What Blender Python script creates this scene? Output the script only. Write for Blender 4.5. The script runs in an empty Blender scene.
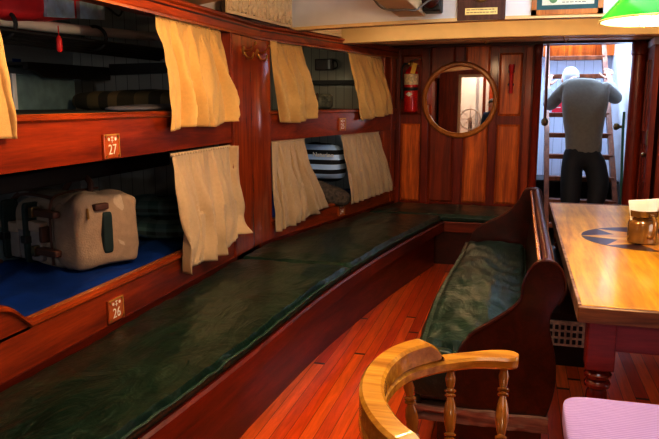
import bpy, bmesh, math, random
from math import sin, cos, pi, radians, sqrt
from mathutils import Vector, Matrix, noise
random.seed(7)
C = bpy.context.scene.collection
sc = bpy.context.scene
V = Vector
# ------------------------------------------------------------------ materials
def nodes(name):
    m = bpy.data.materials.new(name); m.use_nodes = True
    nt = m.node_tree; b = nt.nodes['Principled BSDF']
    return m, nt, b
def setp(b, **k):
    for n, v in k.items():
        n = {'rough': 'Roughness', 'metal': 'Metallic', 'coat': 'Coat Weight', 'crough': 'Coat Roughness', 'spec': 'Specular IOR Level', 'trans': 'Transmission Weight', 'ior': 'IOR', 'sheen': 'Sheen Weight', 'emis': 'Emission Strength'}[n]
        b.inputs[n].default_value = v
def c4(c): return (c[0], c[1], c[2], 1)
def coords(nt, scale, rot=(0, 0, 0)):
    tc = nt.nodes.new('ShaderNodeTexCoord'); mp = nt.nodes.new('ShaderNodeMapping')
    mp.inputs['Scale'].default_value = scale; mp.inputs['Rotation'].default_value = rot
    nt.links.new(tc.outputs['Object'], mp.inputs['Vector']); return mp
def noise_n(nt, mp, scale, detail=4, dist=0, rough=.5):
    n = nt.nodes.new('ShaderNodeTexNoise'); n.inputs['Scale'].default_value = scale
    n.inputs['Detail'].default_value = detail; n.inputs['Distortion'].default_value = dist; n.inputs['Roughness'].default_value = rough
    if mp: nt.links.new(mp.outputs[0], n.inputs['Vector'])
    return n
def ramp(nt, src, stops):
    r = nt.nodes.new('ShaderNodeValToRGB'); e = r.color_ramp.elements
    e[0].position, e[0].color = stops[0][0], c4(stops[0][1])
    e[1].position, e[1].color = stops[-1][0], c4(stops[-1][1])
    for p, c in stops[1:-1]:
        x = e.new(p); x.color = c4(c)
    nt.links.new(src, r.inputs['Fac']); return r
def bump(nt, b, src, strength, dist=.01):
    u = nt.nodes.new('ShaderNodeBump'); u.inputs['Strength'].default_value = strength; u.inputs['Distance'].default_value = dist
    nt.links.new(src, u.inputs['Height']); nt.links.new(u.outputs[0], b.inputs['Normal']); return u
def mixc(nt, fac, a, bb, mode='MIX'):
    m = nt.nodes.new('ShaderNodeMix'); m.data_type = 'RGBA'; m.blend_type = mode
    for s, v in ((0, fac), (6, a), (7, bb)):
        if hasattr(v, 'links'): nt.links.new(v, m.inputs[s])
        elif isinstance(v, (tuple, list)): m.inputs[s].default_value = c4(v)
        else: m.inputs[s].default_value = v
    return m.outputs[2]
def plain(name, col, rough=.5, metal=0, coat=0, bs=0, bscale=60, var=.15, emis=0, **kw):
    m, nt, b = nodes(name)
    mp = coords(nt, (1, 1, 1)); n = noise_n(nt, mp, bscale * .25, 3)
    r = ramp(nt, n.outputs['Fac'], [(.3, tuple(c * (1 - var) for c in col)), (.7, tuple(min(1, c * (1 + var)) for c in col))])
    nt.links.new(r.outputs[0], b.inputs['Base Color'])
    setp(b, rough=rough, metal=metal, coat=coat, **kw)
    if bs: bump(nt, b, noise_n(nt, mp, bscale, 4).outputs['Fac'], bs, .004)
    if emis:
        b.inputs['Emission Color'].default_value = c4(col); b.inputs['Emission Strength'].default_value = emis
    return m
def wood(name, dark, light, axis='y', rough=.34, coat=.28, grain=1.0, mid=None, crough=.12, bs=.08, figure=0):
    m, nt, b = nodes(name)
    s = {'x': (.7, 9, 9), 'y': (9, .7, 9), 'z': (9, 9, .7)}[axis]
    mp = coords(nt, tuple(q * grain for q in s))
    n1 = noise_n(nt, mp, 1.6, 6, .8 + figure, .6); n2 = noise_n(nt, mp, 9, 5, .2, .7)
    mp2 = coords(nt, (1, 1, 1)); n3 = noise_n(nt, mp2, 2.2, 2)
    st = [(.28, dark), (.72, light)] if mid is None else [(.25, dark), (.5, mid), (.75, light)]
    r = ramp(nt, n1.outputs['Fac'], st)
    r2 = ramp(nt, n2.outputs['Fac'], [(.3, (.55, .5, .5)), (.62, (1, 1, 1))])
    c = mixc(nt, .7, r.outputs[0], r2.outputs[0], 'MULTIPLY')
    r3 = ramp(nt, n3.outputs['Fac'], [(.3, (.65, .6, .6)), (.65, (1, 1, 1))])
    c = mixc(nt, .8, c, r3.outputs[0], 'MULTIPLY')
    nt.links.new(c, b.inputs['Base Color'])
    setp(b, rough=rough, coat=coat, crough=crough, spec=.4)
    bump(nt, b, n2.outputs['Fac'], bs, .002)
    return m
def math_n(nt, op, a, b_=None):
    m = nt.nodes.new('ShaderNodeMath'); m.operation = op
    for i, v in enumerate((a, b_)):
        if v is None: continue
        if hasattr(v, 'links'): nt.links.new(v, m.inputs[i])
        else: m.inputs[i].default_value = v
    return m.outputs[0]
def planks(name, cols, width, axis='x', gap=.035, rough=.25, coat=.5, seam=(.02, .008, .005), along='y', bs=.5, length=1.7, grainamt=.6):
    """boards of a given width laid side by side along `axis`, running along `along`"""
    m, nt, b = nodes(name)
    tc = nt.nodes.new('ShaderNodeTexCoord'); sep = nt.nodes.new('ShaderNodeSeparateXYZ'); nt.links.new(tc.outputs['Object'], sep.inputs[0])
    ax = {'x': 0, 'y': 1, 'z': 2}
    u = math_n(nt, 'DIVIDE', sep.outputs[ax[axis]], width); idx = math_n(nt, 'FLOOR', u); fr = math_n(nt, 'FRACT', u)
    wn = nt.nodes.new('ShaderNodeTexWhiteNoise'); wn.noise_dimensions = '1D'; nt.links.new(idx, wn.inputs['W'])
    off = math_n(nt, 'MULTIPLY', wn.outputs['Value'], 7.3)
    v = math_n(nt, 'ADD', math_n(nt, 'DIVIDE', sep.outputs[ax[along]], length), off); fv = math_n(nt, 'FRACT', v)
    wn2 = nt.nodes.new('ShaderNodeTexWhiteNoise'); wn2.noise_dimensions = '2D'
    cmb = nt.nodes.new('ShaderNodeCombineXYZ'); nt.links.new(idx, cmb.inputs[0]); nt.links.new(math_n(nt, 'FLOOR', v), cmb.inputs[1]); nt.links.new(cmb.outputs[0], wn2.inputs['Vector'])
    r = ramp(nt, wn2.outputs['Value'], [(i / max(1, len(cols) - 1), c) for i, c in enumerate(cols)])
    s = [11, 11, 11]; s[ax[along]] = .9
    mp = coords(nt, tuple(s)); n2 = noise_n(nt, mp, 3.5, 6, .6, .65)
    g = ramp(nt, n2.outputs['Fac'], [(.3, (.45, .4, .38)), (.62, (1, 1, 1))])
    c = mixc(nt, grainamt, r.outputs[0], g.outputs[0], 'MULTIPLY')
    e1 = math_n(nt, 'LESS_THAN', fr, gap); e2 = math_n(nt, 'LESS_THAN', fv, .006 if length < 50 else -1)
    e = math_n(nt, 'MAXIMUM', e1, e2)
    c = mixc(nt, e, c, seam)
    nt.links.new(c, b.inputs['Base Color']); setp(b, rough=rough, coat=coat, crough=.15)
    bump(nt, b, math_n(nt, 'SUBTRACT', 1, e), bs, .003)
    return m
def stripes(name, axis, stops, period, rough=.85, axis2=None, stops2=None, period2=1, extra=0):
    m, nt, b = nodes(name)
    tc = nt.nodes.new('ShaderNodeTexCoord'); sep = nt.nodes.new('ShaderNodeSeparateXYZ'); nt.links.new(tc.outputs['Object'], sep.inputs[0])
    def one(a, st, p):
        f = math_n(nt, 'FRACT', math_n(nt, 'DIVIDE', sep.outputs['xyz'.index(a)], p))
        r = ramp(nt, f, st); r.color_ramp.interpolation = 'CONSTANT'; return r.outputs[0]
    c = one(axis, stops, period)
    if axis2: c = mixc(nt, .5, c, one(axis2, stops2, period2), 'MIX')
    nt.links.new(c, b.inputs['Base Color']); setp(b, rough=rough)
    mp = coords(nt, (1, 1, 1)); bump(nt, b, noise_n(nt, mp, 25, 4).outputs['Fac'], .4, .01)
    return m
def vinyl(name, dark, light):
    m, nt, b = nodes(name)
    mp = coords(nt, (1, 1, 1)); n = noise_n(nt, mp, 3, 5, 1.8, .6)
    mpb = coords(nt, (2.2, .8, 1), (0, 0, .5)); n4 = noise_n(nt, mpb, 3.5, 4, 2.6, .55)
    r = ramp(nt, n.outputs['Fac'], [(.3, dark), (.75, light)])
    # thin scuffs
    sc_ = ramp(nt, n4.outputs['Fac'], [(.485, (0, 0, 0)), (.5, (1, 1, 1)), (.515, (0, 0, 0))])
    c = mixc(nt, math_n(nt, 'MULTIPLY', sc_.outputs[0], .16), r.outputs[0], (.16, .24, .2))
    nt.links.new(c, b.inputs['Base Color']); setp(b, rough=.28, coat=.0, spec=.5)
    h = math_n(nt, 'ADD', n.outputs['Fac'], math_n(nt, 'MULTIPLY', n4.outputs['Fac'], 1.2))
    bump(nt, b, h, .34, .02)
    return m
M = {}
M['mah_y'] = wood('mahogany_along', (.05, .004, .002), (.22, .022, .004), 'y')
M['mah_board'] = wood('mahogany_board', (.17, .018, .003), (.50, .078, .008), 'y')
M['mah_z'] = wood('mahogany_upright', (.20, .022, .004), (.56, .10, .012), 'z')
M['mah_zdark'] = wood('mahogany_dark_upright', (.14, .010, .002), (.38, .040, .005), 'z')
M['mah_x'] = wood('mahogany_cross', (.08, .010, .004), (.30, .05, .011), 'x')
M['mah_panel'] = wood('mahogany_panel', (.36, .05, .006), (1.0, .27, .028), 'z', figure=.5)
M['mah_panel2'] = wood('mahogany_panel_dark', (.15, .016, .003), (.50, .075, .010), 'z', figure=.3)
M['mah_dark'] = wood('mahogany_dark', (.022, .003, .0015), (.085, .010, .004), 'y', rough=.28, coat=.4)
M['mah_edge'] = wood('mahogany_edge', (.25, .06, .015), (.70, .27, .07), 'y', rough=.25)
M['rail'] = wood('rail_wood', (.14, .016, .003), (.62, .12, .012), 'y')
M['worn'] = wood('worn_wood', (.08, .03, .02), (.62, .42, .32), 'x', rough=.5, coat=.1)
M['oak_top'] = wood('golden_oak', (.56, .25, .012), (.95, .58, .05), 'y', rough=.34, coat=.35, grain=.45, mid=(.80, .42, .025), crough=.12, figure=2.2, bs=.02)
M['oak_edge'] = wood('oak_edge', (.10, .035, .012), (.40, .19, .06), 'x', rough=.4, coat=.3, figure=1.5)
M['chair_wood'] = wood('honey_maple', (.48, .21, .015), (.88, .52, .06), 'x', rough=.26, coat=.5, grain=.7, figure=.8, bs=.02)
M['chair_wood_dk'] = wood('honey_maple_turned', (.32, .12, .012), (.70, .34, .045), 'z', rough=.25, coat=.7, grain=.7, bs=.02)
M['apron'] = wood('red_painted_wood', (.22, .018, .016), (.40, .045, .035), 'x', rough=.4, coat=.3)
M['tleg'] = wood('red_turned_wood', (.10, .009, .006), (.30, .028, .016), 'z', rough=.18, coat=.9)
M['inlay_dark'] = wood('inlay_walnut', (.02, .006, .012), (.07, .02, .035), 'y', rough=.34, coat=.3)
M['inlay_light'] = wood('inlay_maple', (.72, .36, .04), (.95, .60, .12), 'x', rough=.34, coat=.3)
M['inlay_mid'] = wood('inlay_teak', (.62, .28, .03), (.85, .42, .06), 'x', rough=.34, coat=.3)
M['mirror_frame'] = wood('mirror_frame_wood', (.46, .16, .022), (.80, .34, .055), 'z', rough=.28)
M['ladder'] = wood('ladder_wood', (.12, .035, .015), (.34, .12, .055), 'z', rough=.4, coat=.2)
M['plaquewood'] = wood('plaque_wood', (.07, .022, .02), (.17, .06, .05), 'z', rough=.4, coat=.3, grain=2)
M['floor'] = planks('floor_planks', [(.50, .045, .004), (.80, .12, .010), (.62, .065, .006), (.90, .19, .022), (.55, .05, .005)], .062, length=3.6, coat=.3, rough=.3)
M['tg'] = planks('white_boarding', [(.42, .43, .40), (.5, .5, .46)], .085, 'x', .05, .45, .2, (.08, .08, .07), 'z', .6, 100, .12)
M['tg_y'] = planks('white_boarding_side', [(.36, .40, .40), (.44, .47, .46)], .14, 'z', .03, .45, .2, (.08, .08, .07), 'y', .6, 100, .12)
M['tg_lav'] = planks('lavender_boarding', [(.66, .70, .82), (.72, .76, .88)], .10, 'x', .05, .45, .2, (.35, .38, .48), 'z', .6, 100, .08)
M['cream'] = plain('cream_paint', (.78, .66, .44), .45, bs=.1, bscale=30, var=.05)
M['cream_y'] = plain('yellow_cream_paint', (.80, .60, .30), .42, bs=.1, bscale=30, var=.05)
M['pink_white'] = plain('warm_white_paint', (.80, .74, .68), .45, bs=.15, bscale=18, var=.05)
M['white'] = plain('white_paint', (.76, .79, .84), .45, bs=.15, bscale=25, var=.04)
M['bluegrey'] = plain('blue_grey_paint', (.20, .33, .40), .55, bs=.1, var=.15)
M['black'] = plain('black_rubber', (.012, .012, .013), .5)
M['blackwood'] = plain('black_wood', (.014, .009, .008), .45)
M['brass'] = plain('aged_brass', (.55, .36, .12), .3, metal=1)
M['darkbrass'] = plain('dark_bronze', (.22, .16, .08), .35, metal=1)
M['gold'] = plain('gold_leaf', (.75, .48, .12), .35, metal=.5)
M['goldplate'] = plain('gold_plate', (.75, .66, .34), .35, metal=.3)
M['steel'] = plain('steel', (.6, .62, .65), .3, metal=1)
M['red'] = plain('red_enamel', (.55, .012, .01), .25, coat=.6)
M['redplastic'] = plain('red_plastic', (.6, .02, .02), .4)
M['redcloth'] = plain('red_nylon', (.62, .02, .03), .6, bs=.3, bscale=40)
M['redsign'] = plain('red_sign', (.75, .03, .06), .5)
M['signwhite'] = plain('white_lettering', (.85, .83, .78), .5)
M['label_yellow'] = plain('yellow_tag', (.78, .55, .08), .55)
M['label_cream'] = plain('label_cream', (.72, .62, .42), .5, bscale=200, var=.3)
M['reflect'] = plain('silver_reflective_tape', (.38, .58, .75), .35, metal=.2, bs=.5, bscale=60, var=.3)
M['curtain_y'] = plain('yellow_cream_cloth', (.66, .45, .18), .85, bs=.35, bscale=260, var=.04, sheen=.2)
M['curtain_b'] = plain('beige_cloth', (.56, .42, .265), .85, bs=.35, bscale=260, var=.04, sheen=.2)
M['green'] = vinyl('green_vinyl', (.002, .014, .007), (.008, .042, .022))
M['green2'] = vinyl('green_vinyl_bench', (.004, .022, .015), (.008, .044, .031))
M['piping'] = plain('green_piping', (.03, .07, .045), .5)
M['bluecloth'] = plain('blue_mattress_cloth', (.003, .035, .21), .7, bs=.8, bscale=12, var=.3)
M['bluecloth'].node_tree.nodes['Principled BSDF'].inputs['Specular IOR Level'].default_value = .2
M['pillar'] = wood('pillar_varnish', (.22, .022, .004), (.62, .11, .012), 'z', rough=.2, coat=.7)
M['darkmat'] = plain('dark_blanket', (.02, .025, .02), .8, bs=.4, bscale=20)
M['sheet'] = plain('grey_lilac_sheet', (.13, .13, .17), .85, bs=.5, bscale=30)
M['plaid'] = stripes('brown_plaid', 'x', [(0, (.045, .035, .015)), (.35, (.13, .10, .04)), (.6, (.03, .025, .015)), (.8, (.15, .11, .05))], .34)
M['teal_plaid'] = stripes('teal_plaid', 'z', [(0, (.10, .34, .38)), (.3, (.36, .66, .70)), (.5, (.06, .12, .12)), (.75, (.25, .56, .60))], .085, axis2='x', stops2=[(0, (.05, .10, .10)), (.5, (.2, .36, .4))], period2=.13)
M['bw'] = stripes('black_white_stripe', 'z', [(0, (.008, .008, .01)), (.45, (.50, .68, .95))], .082)
M['brownpillow'] = plain('brown_fleck_cloth', (.10, .075, .055), .9, bs=.5, bscale=150, var=.6)
M['rollcloth'] = plain('olive_roll_cloth', (.10, .10, .07), .85, bscale=90, var=.8, bs=.4)
M['canvas'] = plain('tan_canvas', (.50, .39, .29), .85, bs=.4, bscale=120, var=.08)
M['canvas_grey'] = plain('grey_canvas', (.33, .30, .28), .85, bs=.4, bscale=120, var=.08)
M['strap'] = plain('brown_strap', (.10, .035, .02), .6)
M['strap_dark'] = plain('dark_green_strap', (.012, .03, .028), .7)
M['lilac'] = stripes('lilac_cloth', 'y', [(0, (.36, .27, .58)), (.5, (.46, .35, .66))], .012)
M['paper'] = plain('paper_white', (.86, .86, .84), .8, bs=.2, bscale=30, var=.03)
M['greenmat'] = plain('teal_mat_board', (.04, .13, .15), .7)
M['certificate'] = plain('certificate_paper', (.70, .72, .62), .7, bscale=300, var=.05)
M['seal'] = plain('green_seal', (.12, .26, .12), .5)
M['ink'] = plain('ink', (.15, .14, .12), .6)
M['sweater'] = plain('grey_green_knit', (.17, .17, .155), .9, bs=.5, bscale=180, var=.08, sheen=.3)
M['sleeve'] = plain('blue_grey_sleeve', (.28, .40, .56), .85, bs=.3, bscale=120, var=.06)
M['trousers'] = plain('black_cloth', (.008, .008, .011), .75)
M['skin'] = plain('skin', (.62, .36, .27), .5, var=.05)
M['hair'] = plain('grey_white_hair', (.62, .66, .72), .7, bs=.6, bscale=90)
M['brownhair'] = plain('dark_hair', (.05, .035, .025), .6, bs=.6, bscale=90)
M['blueshirt'] = plain('navy_shirt', (.02, .05, .13), .8)
M['amber'] = plain('amber_glaze', (.30, .15, .04), .18, coat=.9, metal=.35, bscale=30, var=.5)
M['shade_green'] = plain('green_glass', (.0, .36, .025), .25, coat=.3, emis=.35)
M['shade_in'] = plain('white_opal', (1.0, .88, .6), .5, emis=1.0)
M['bulb'] = plain('bulb', (1, .9, .7), .5, emis=12)
M['greenrail'] = plain('green_paint', (.03, .14, .10), .35)
M['cable'] = plain('grey_cable', (.20, .20, .19), .6)
m, nt, b = nodes('mirror_glass'); b.inputs['Base Color'].default_value = (.9, .9, .9, 1); setp(b, metal=1, rough=.015); M['mirror'] = m
# ------------------------------------------------------------------ object helpers
BASE = {}
def link(name, bm, mat, parent=None, smooth=True, origin='auto', bevel=0, auto=None):
    bmesh.ops.recalc_face_normals(bm, faces=bm.faces)
    me = bpy.data.meshes.new(name)
    if parent is not None: L = BASE[parent.name]
    elif origin == 'auto':
        xs = [v.co for v in bm.verts]
        L = V(((min(v.x for v in xs) + max(v.x for v in xs)) / 2, (min(v.y for v in xs) + max(v.y for v in xs)) / 2, min(v.z for v in xs)))
    else: L = V(origin)
    bmesh.ops.translate(bm, verts=bm.verts, vec=-L)
    if smooth:
        for f in bm.faces: f.smooth = True
        for e in bm.edges:
            if len(e.link_faces) == 2 and e.calc_face_angle(0) > radians(35): e.smooth = False
    bm.to_mesh(me); bm.free()
    o = bpy.data.objects.new(name, me); C.objects.link(o)
    for mm in (mat if isinstance(mat, (list, tuple)) else [mat]): me.materials.append(mm)
    if parent is not None: o.parent = parent
    else: o.location = L
    BASE[o.name] = L
    if bevel:
        md = o.modifiers.new('bevel', 'BEVEL'); md.width = bevel; md.segments = 2; md.limit_method = 'ANGLE'; md.angle_limit = radians(40)
    return o
def thing(name, label, cat, loc, group=None):
    o = bpy.data.objects.new(name, None); C.objects.link(o); o.location = loc; o.empty_display_size = .05
    BASE[o.name] = V(loc); o['label'] = label; o['category'] = cat
    if group: o['group'] = group
    return o
def tag(o, label, cat, group=None):
    o['label'] = label; o['category'] = cat
    if group: o['group'] = group
    return o
def struct(name, bm, mat, smooth=False, bevel=0, parent=None):
    o = link(name, bm, mat, parent, smooth, origin=(0, 0, 0), bevel=bevel)
    if parent is None: o['kind'] = 'structure'
    return o
def B(): return bmesh.new()
def box(bm, x0, x1, y0, y1, z0, z1, M_=None, mi=0):
    vs = [bm.verts.new((x, y, z)) for x in (x0, x1) for y in (y0, y1) for z in (z0, z1)]
    if M_ is not None:
        for v in vs: v.co = M_ @ v.co
    for f in ((0, 1, 3, 2), (4, 6, 7, 5), (0, 4, 5, 1), (2, 3, 7, 6), (0, 2, 6, 4), (1, 5, 7, 3)):
        fc = bm.faces.new([vs[i] for i in f]); fc.material_index = mi
    return bm
def prism(bm, pts, vec, mi=0):
    """extrude polygon (list of 3D points) by vec"""
    a = [bm.verts.new(p) for p in pts]; c = [bm.verts.new(V(p) + V(vec)) for p in pts]
    n = len(pts)
    f1 = bm.faces.new(a); f2 = bm.faces.new(c[::-1]); f1.material_index = f2.material_index = mi
    for i in range(n):
        f = bm.faces.new((a[i], c[i], c[(i + 1) % n], a[(i + 1) % n])); f.material_index = mi
    return bm
def tube(bm, pts, r, seg=8, cap=True, closed=False):
    pts = [V(p) for p in pts]; n = len(pts)
    rs = r if isinstance(r, (list, tuple)) else [r] * n
    rings = []; prev = None
    for i, p in enumerate(pts):
        if closed: t = pts[(i + 1) % n] - pts[i - 1]
        else: t = pts[min(i + 1, n - 1)] - pts[max(i - 1, 0)]
        if t.length < 1e-9: t = V((0, 0, 1))
        t.normalize()
        if prev is None:
            a = V((0, 0, 1)) if abs(t.z) < .9 else V((1, 0, 0))
            u = t.cross(a).normalized()
        else:
            u = prev - t * prev.dot(t)
            if u.length < 1e-6: u = t.orthogonal()
            u.normalize()
        prev = u; w = t.cross(u)
        rings.append([bm.verts.new(p + (u * cos(2 * pi * k / seg) + w * sin(2 * pi * k / seg)) * rs[i]) for k in range(seg)])
    for i in range(n if closed else n - 1):
        A, D = rings[i], rings[(i + 1) % n]
        for k in range(seg): bm.faces.new((A[k], A[(k + 1) % seg], D[(k + 1) % seg], D[k]))
    if cap and not closed: bm.faces.new(rings[0][::-1]); bm.faces.new(rings[-1])
    return bm
def lathe(bm, prof, c, seg=24, axis=(0, 0, 1), cap=True):
    """prof: list of (radius, height) along axis from c"""
    ax = V(axis).normalized(); u = ax.orthogonal().normalized(); w = ax.cross(u); c = V(c)
    rings = [[bm.verts.new(c + ax * h + (u * cos(2 * pi * k / seg) + w * sin(2 * pi * k / seg)) * max(r, 1e-4)) for k in range(seg)] for r, h in prof]
    for A, D in zip(rings, rings[1:]):
        for k in range(seg): bm.faces.new((A[k], A[(k + 1) % seg], D[(k + 1) % seg], D[k]))
    if cap: bm.faces.new(rings[0][::-1]); bm.faces.new(rings[-1])
    return bm
def lathe2(bm, prof, a, b_, seg=16):
    a, b_ = V(a), V(b_); L = (b_ - a).length
    return lathe(bm, [(r, h * L) for r, h in prof], a, seg, b_ - a)
def grid(bm, fn, nu, nv):
    g = [[bm.verts.new(fn(i / nu, j / nv)) for j in range(nv + 1)] for i in range(nu + 1)]
    for i in range(nu):
        for j in range(nv): bm.faces.new((g[i][j], g[i + 1][j], g[i + 1][j + 1], g[i][j + 1]))
    return g
def superbox(bm, c, h, n=24, e=.35, M_=None, fn=None):
    """rounded box (superellipsoid) centre c, half sizes h"""
    def sp(v, p): return math.copysign(abs(v) ** p, v)
    m2 = n // 2; rings = []
    for j in range(m2 + 1):
        ph = -pi / 2 + pi * j / m2; row = []
        for i in range(n):
            t = 2 * pi * i / n
            p = V((h[0] * sp(cos(ph), e) * sp(cos(t), e), h[1] * sp(cos(ph), e) * sp(sin(t), e), h[2] * sp(sin(ph), e)))
            if fn: p = fn(p)
            if M_ is not None: p = M_ @ p
            row.append(p + V(c))
        rings.append(row)
    bot = bm.verts.new(rings[0][0]); top = bm.verts.new(rings[-1][0])
    R = [[bm.verts.new(p) for p in row] for row in rings[1:-1]]
    for k in range(n):
        bm.faces.new((bot, R[0][(k + 1) % n], R[0][k])); bm.faces.new((top, R[-1][k], R[-1][(k + 1) % n]))
    for A, D in zip(R, R[1:]):
        for k in range(n): bm.faces.new((A[k], A[(k + 1) % n], D[(k + 1) % n], D[k]))
    return bm
def text_bm(bm, s, size, M_, depth=.001):
    cu = bpy.data.curves.new('t', 'FONT'); cu.body = s; cu.size = size; cu.extrude = depth; cu.align_x = 'CENTER'; cu.align_y = 'CENTER'
    o = bpy.data.objects.new('t', cu); C.objects.link(o)
    dg = bpy.context.evaluated_depsgraph_get(); dg.update()
    me = bpy.data.meshes.new_from_object(o.evaluated_get(dg))
    me.transform(M_); bm.from_mesh(me)
    bpy.data.objects.remove(o); bpy.data.curves.remove(cu); bpy.data.meshes.remove(me)
    return bm
def catmull(pts, n=8, closed=False):
    P = [V(p) for p in pts]; out = []; N = len(P)
    for i in range(N if closed else N - 1):
        if closed: a, b_, c, d = P[i - 1], P[i], P[(i + 1) % N], P[(i + 2) % N]
        else: a, b_, c, d = P[max(i - 1, 0)], P[i], P[i + 1], P[min(i + 2, N - 1)]
        for k in range(n):
            t = k / n
            out.append(.5 * ((2 * b_) + (c - a) * t + (2 * a - 5 * b_ + 4 * c - d) * t * t + (3 * b_ - a - 3 * c + d) * t ** 3))
    if not closed: out.append(P[-1])
    return out
# face of the berths: straight to y = 4.4, then it follows the hull inwards
def FX(y): return -1.725 + max(0, y - 4.4) * .2348
def F(y, z, off=0):
    if y <= 4.4: return V((-1.725 + off, y, z))
    return V((FX(y) + off * .9735, y - off * .2286, z))
def ribbon(bm, ys, prof):
    """sweep closed cross-section prof [(off, z)] along the berth face"""
    rings = [[bm.verts.new(F(y, z, o)) for o, z in prof] for y in ys]
    n = len(prof)
    for A, D in zip(rings, rings[1:]):
        for k in range(n): bm.faces.new((A[k], A[(k + 1) % n], D[(k + 1) % n], D[k]))
    bm.faces.new(rings[0][::-1]); bm.faces.new(rings[-1]); return bm
def lin(a, b_, n): return [a + (b_ - a) * i / n for i in range(n + 1)]
# ------------------------------------------------------------------ the setting
YB = 6.70
struct('floor', box(B(), -3.2, 2.2, -2.8, 8.6, -.06, 0), M['floor'])
# hull and partitions behind the berths
struct('wall_left', box(B(), -2.92, -2.86, -2.6, 8.6, 0, 2.3), M['tg_y'])
struct('wall_right', box(B(), 2.0, 2.06, -2.6, 8.6, 0, 2.6), M['mah_panel2'])
for k, (a, b_) in enumerate([(3.99, 4.03), (4.36, 4.40)]):
    box_ = box(B(), -2.9, FX(a) - .03, a, b_, 0, 2.1)
    struct('wall_partition' if k == 0 else 'wall_partition_inner', box_, M['tg'])
struct('wall_partition_near', box(B(), -2.9, -1.74, -.3, -.26, 0, 2.1), M['tg'])
bm = B(); box(bm, -2.9, -1.21, YB, YB + .05, 0, 2.2); struct('wall_partition_forward', bm, M['tg'])
# decks over berths, trunk ceiling
bm = B(); box(bm, -3.1, -1.76, -2.6, 6.75, 2.07, 2.12); struct('ceiling_side', bm, M['cream'])
bm = B(); box(bm, -1.9, 2.06, -2.6, 4.9, 2.52, 2.56); struct('ceiling', bm, M['pink_white'])
bm = B(); box(bm, -1.9, 2.06, 4.86, 6.9, 2.07, 2.12); struct('ceiling_forward', bm, M['cream'])
# coaming wall with the plaques: slightly cambered lower edge
def camb(x, z0, k): return z0 + k * (1 - ((x - .1) / 1.75) ** 2)
xs = lin(-1.8, 2.0, 24)
def cambered(bm, z0, k, ztop, y0, y1, xs=xs):
    lo0 = [bm.verts.new((x, y0, camb(x, z0, k))) for x in xs]; lo1 = [bm.verts.new((x, y1, camb(x, z0, k))) for x in xs]
    hi0 = [bm.verts.new((x, y0, ztop if ztop else camb(x, z0, k) + .1)) for x in xs]; hi1 = [bm.verts.new((x, y1, ztop if ztop else camb(x, z0, k) + .1)) for x in xs]
    for i in range(len(xs) - 1):
        bm.faces.new((lo0[i], lo0[i + 1], hi0[i + 1], hi0[i])); bm.faces.new((lo1[i + 1], lo1[i], hi1[i], hi1[i + 1]))
        bm.faces.new((lo0[i + 1], lo0[i], lo1[i], lo1[i + 1])); bm.faces.new((hi0[i], hi0[i + 1], hi1[i + 1], hi1[i]))
    bm.faces.new((lo0[0], hi0[0], hi1[0], lo1[0])); bm.faces.new((lo0[-1], lo1[-1], hi1[-1], hi0[-1])); return bm
struct('wall_coaming', cambered(B(), 1.965, .035, 2.53, 4.85, 4.92), M['white'], smooth=True)
# warm shaded trim under the coaming and the big cream beam
def cambstrip(bm, z0, k, dz, y0, y1):
    for i in range(len(xs) - 1):
        pass
    lo = []
    rings = []
    for x in xs:
        z = camb(x, z0, k)
        rings.append([bm.verts.new((x, y0, z)), bm.verts.new((x, y0, z + dz)), bm.verts.new((x, y1, z + dz)), bm.verts.new((x, y1, z))])
    for A, D in zip(rings, rings[1:]):
        for q in range(4): bm.faces.new((A[q], A[(q + 1) % 4], D[(q + 1) % 4], D[q]))
    bm.faces.new(rings[0][::-1]); bm.faces.new(rings[-1]); return bm
struct('trim_1', cambstrip(B(), 1.958, .035, .022, 4.835, 4.93), M['cream_y'], smooth=True)
o = struct('trim_2', cambstrip(B(), 1.915, .028, .16, 5.56, 5.70), M['cream_y'], smooth=True, bevel=.006)
o = struct('trim_3', cambstrip(B(), 1.965, .02, .03, 6.30, 6.55), M['cream_y'], smooth=True, bevel=.004)
struct('trim_4', cambstrip(B(), 1.945, .02, .14, 6.55, 6.72), M['mah_dark'], smooth=True)
# top rail along the berths
bm = ribbon(B(), lin(-.6, 6.7, 60), [(-.06, 1.865), (.02, 1.865), (.03, 1.88), (.03, 1.935), (.045, 1.945), (.045, 1.958), (.02, 1.97), (-.06, 1.97)])
struct('trim_5', bm, M['rail'], smooth=False)
bm = ribbon(B(), lin(-.6, 6.7, 60), [(.025, 1.86), (.038, 1.86), (.04, 1.872), (.025, 1.874)])
struct('trim_6', bm, M['mah_edge'], smooth=True)
bm = ribbon(B(), lin(-.6, 6.7, 60), [(.025, 1.915), (.032, 1.915), (.032, 1.924), (.025, 1.924)])
struct('trim_35', bm, M['mah_dark'])
# carlin beams resting on the rail (cream)
for k, (y0, y1, zb) in enumerate([(3.30, 3.62, 2.0), (.9, 1.2, 2.02), (-.9, -.6, 2.02)]):
    bm = B()
    x2 = lin(-1.78, 2.0, 20)
    cambered(bm, zb, .12, None, y0, y1, x2)
    bmesh.ops.translate(bm, verts=bm.verts, vec=(0, 0, 0))
    struct('trim_%d' % (7 + k), bm, M['cream_y'], smooth=True, bevel=.008)
# fore-and-aft boxed carlin meeting the coaming, with its cable
bm = B(); box(bm, -.84, -.655, 2.9, 4.85, 2.03, 2.20); struct('trim_10', bm, M['cream'], bevel=.006)
o = link('electric_cable', tube(B(), catmull([(-.95, 4.45, 2.12), (-.88, 4.42, 2.045), (-.8, 4.4, 2.022), (-.72, 4.42, 2.024), (-.66, 4.48, 2.03), (-.6, 4.6, 2.10), (-.55, 4.8, 2.14)], 6), .007, 8), M['cable'])
tag(o, 'grey electric cable clipped across the underside of the boxed ceiling beam', 'cable')
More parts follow.
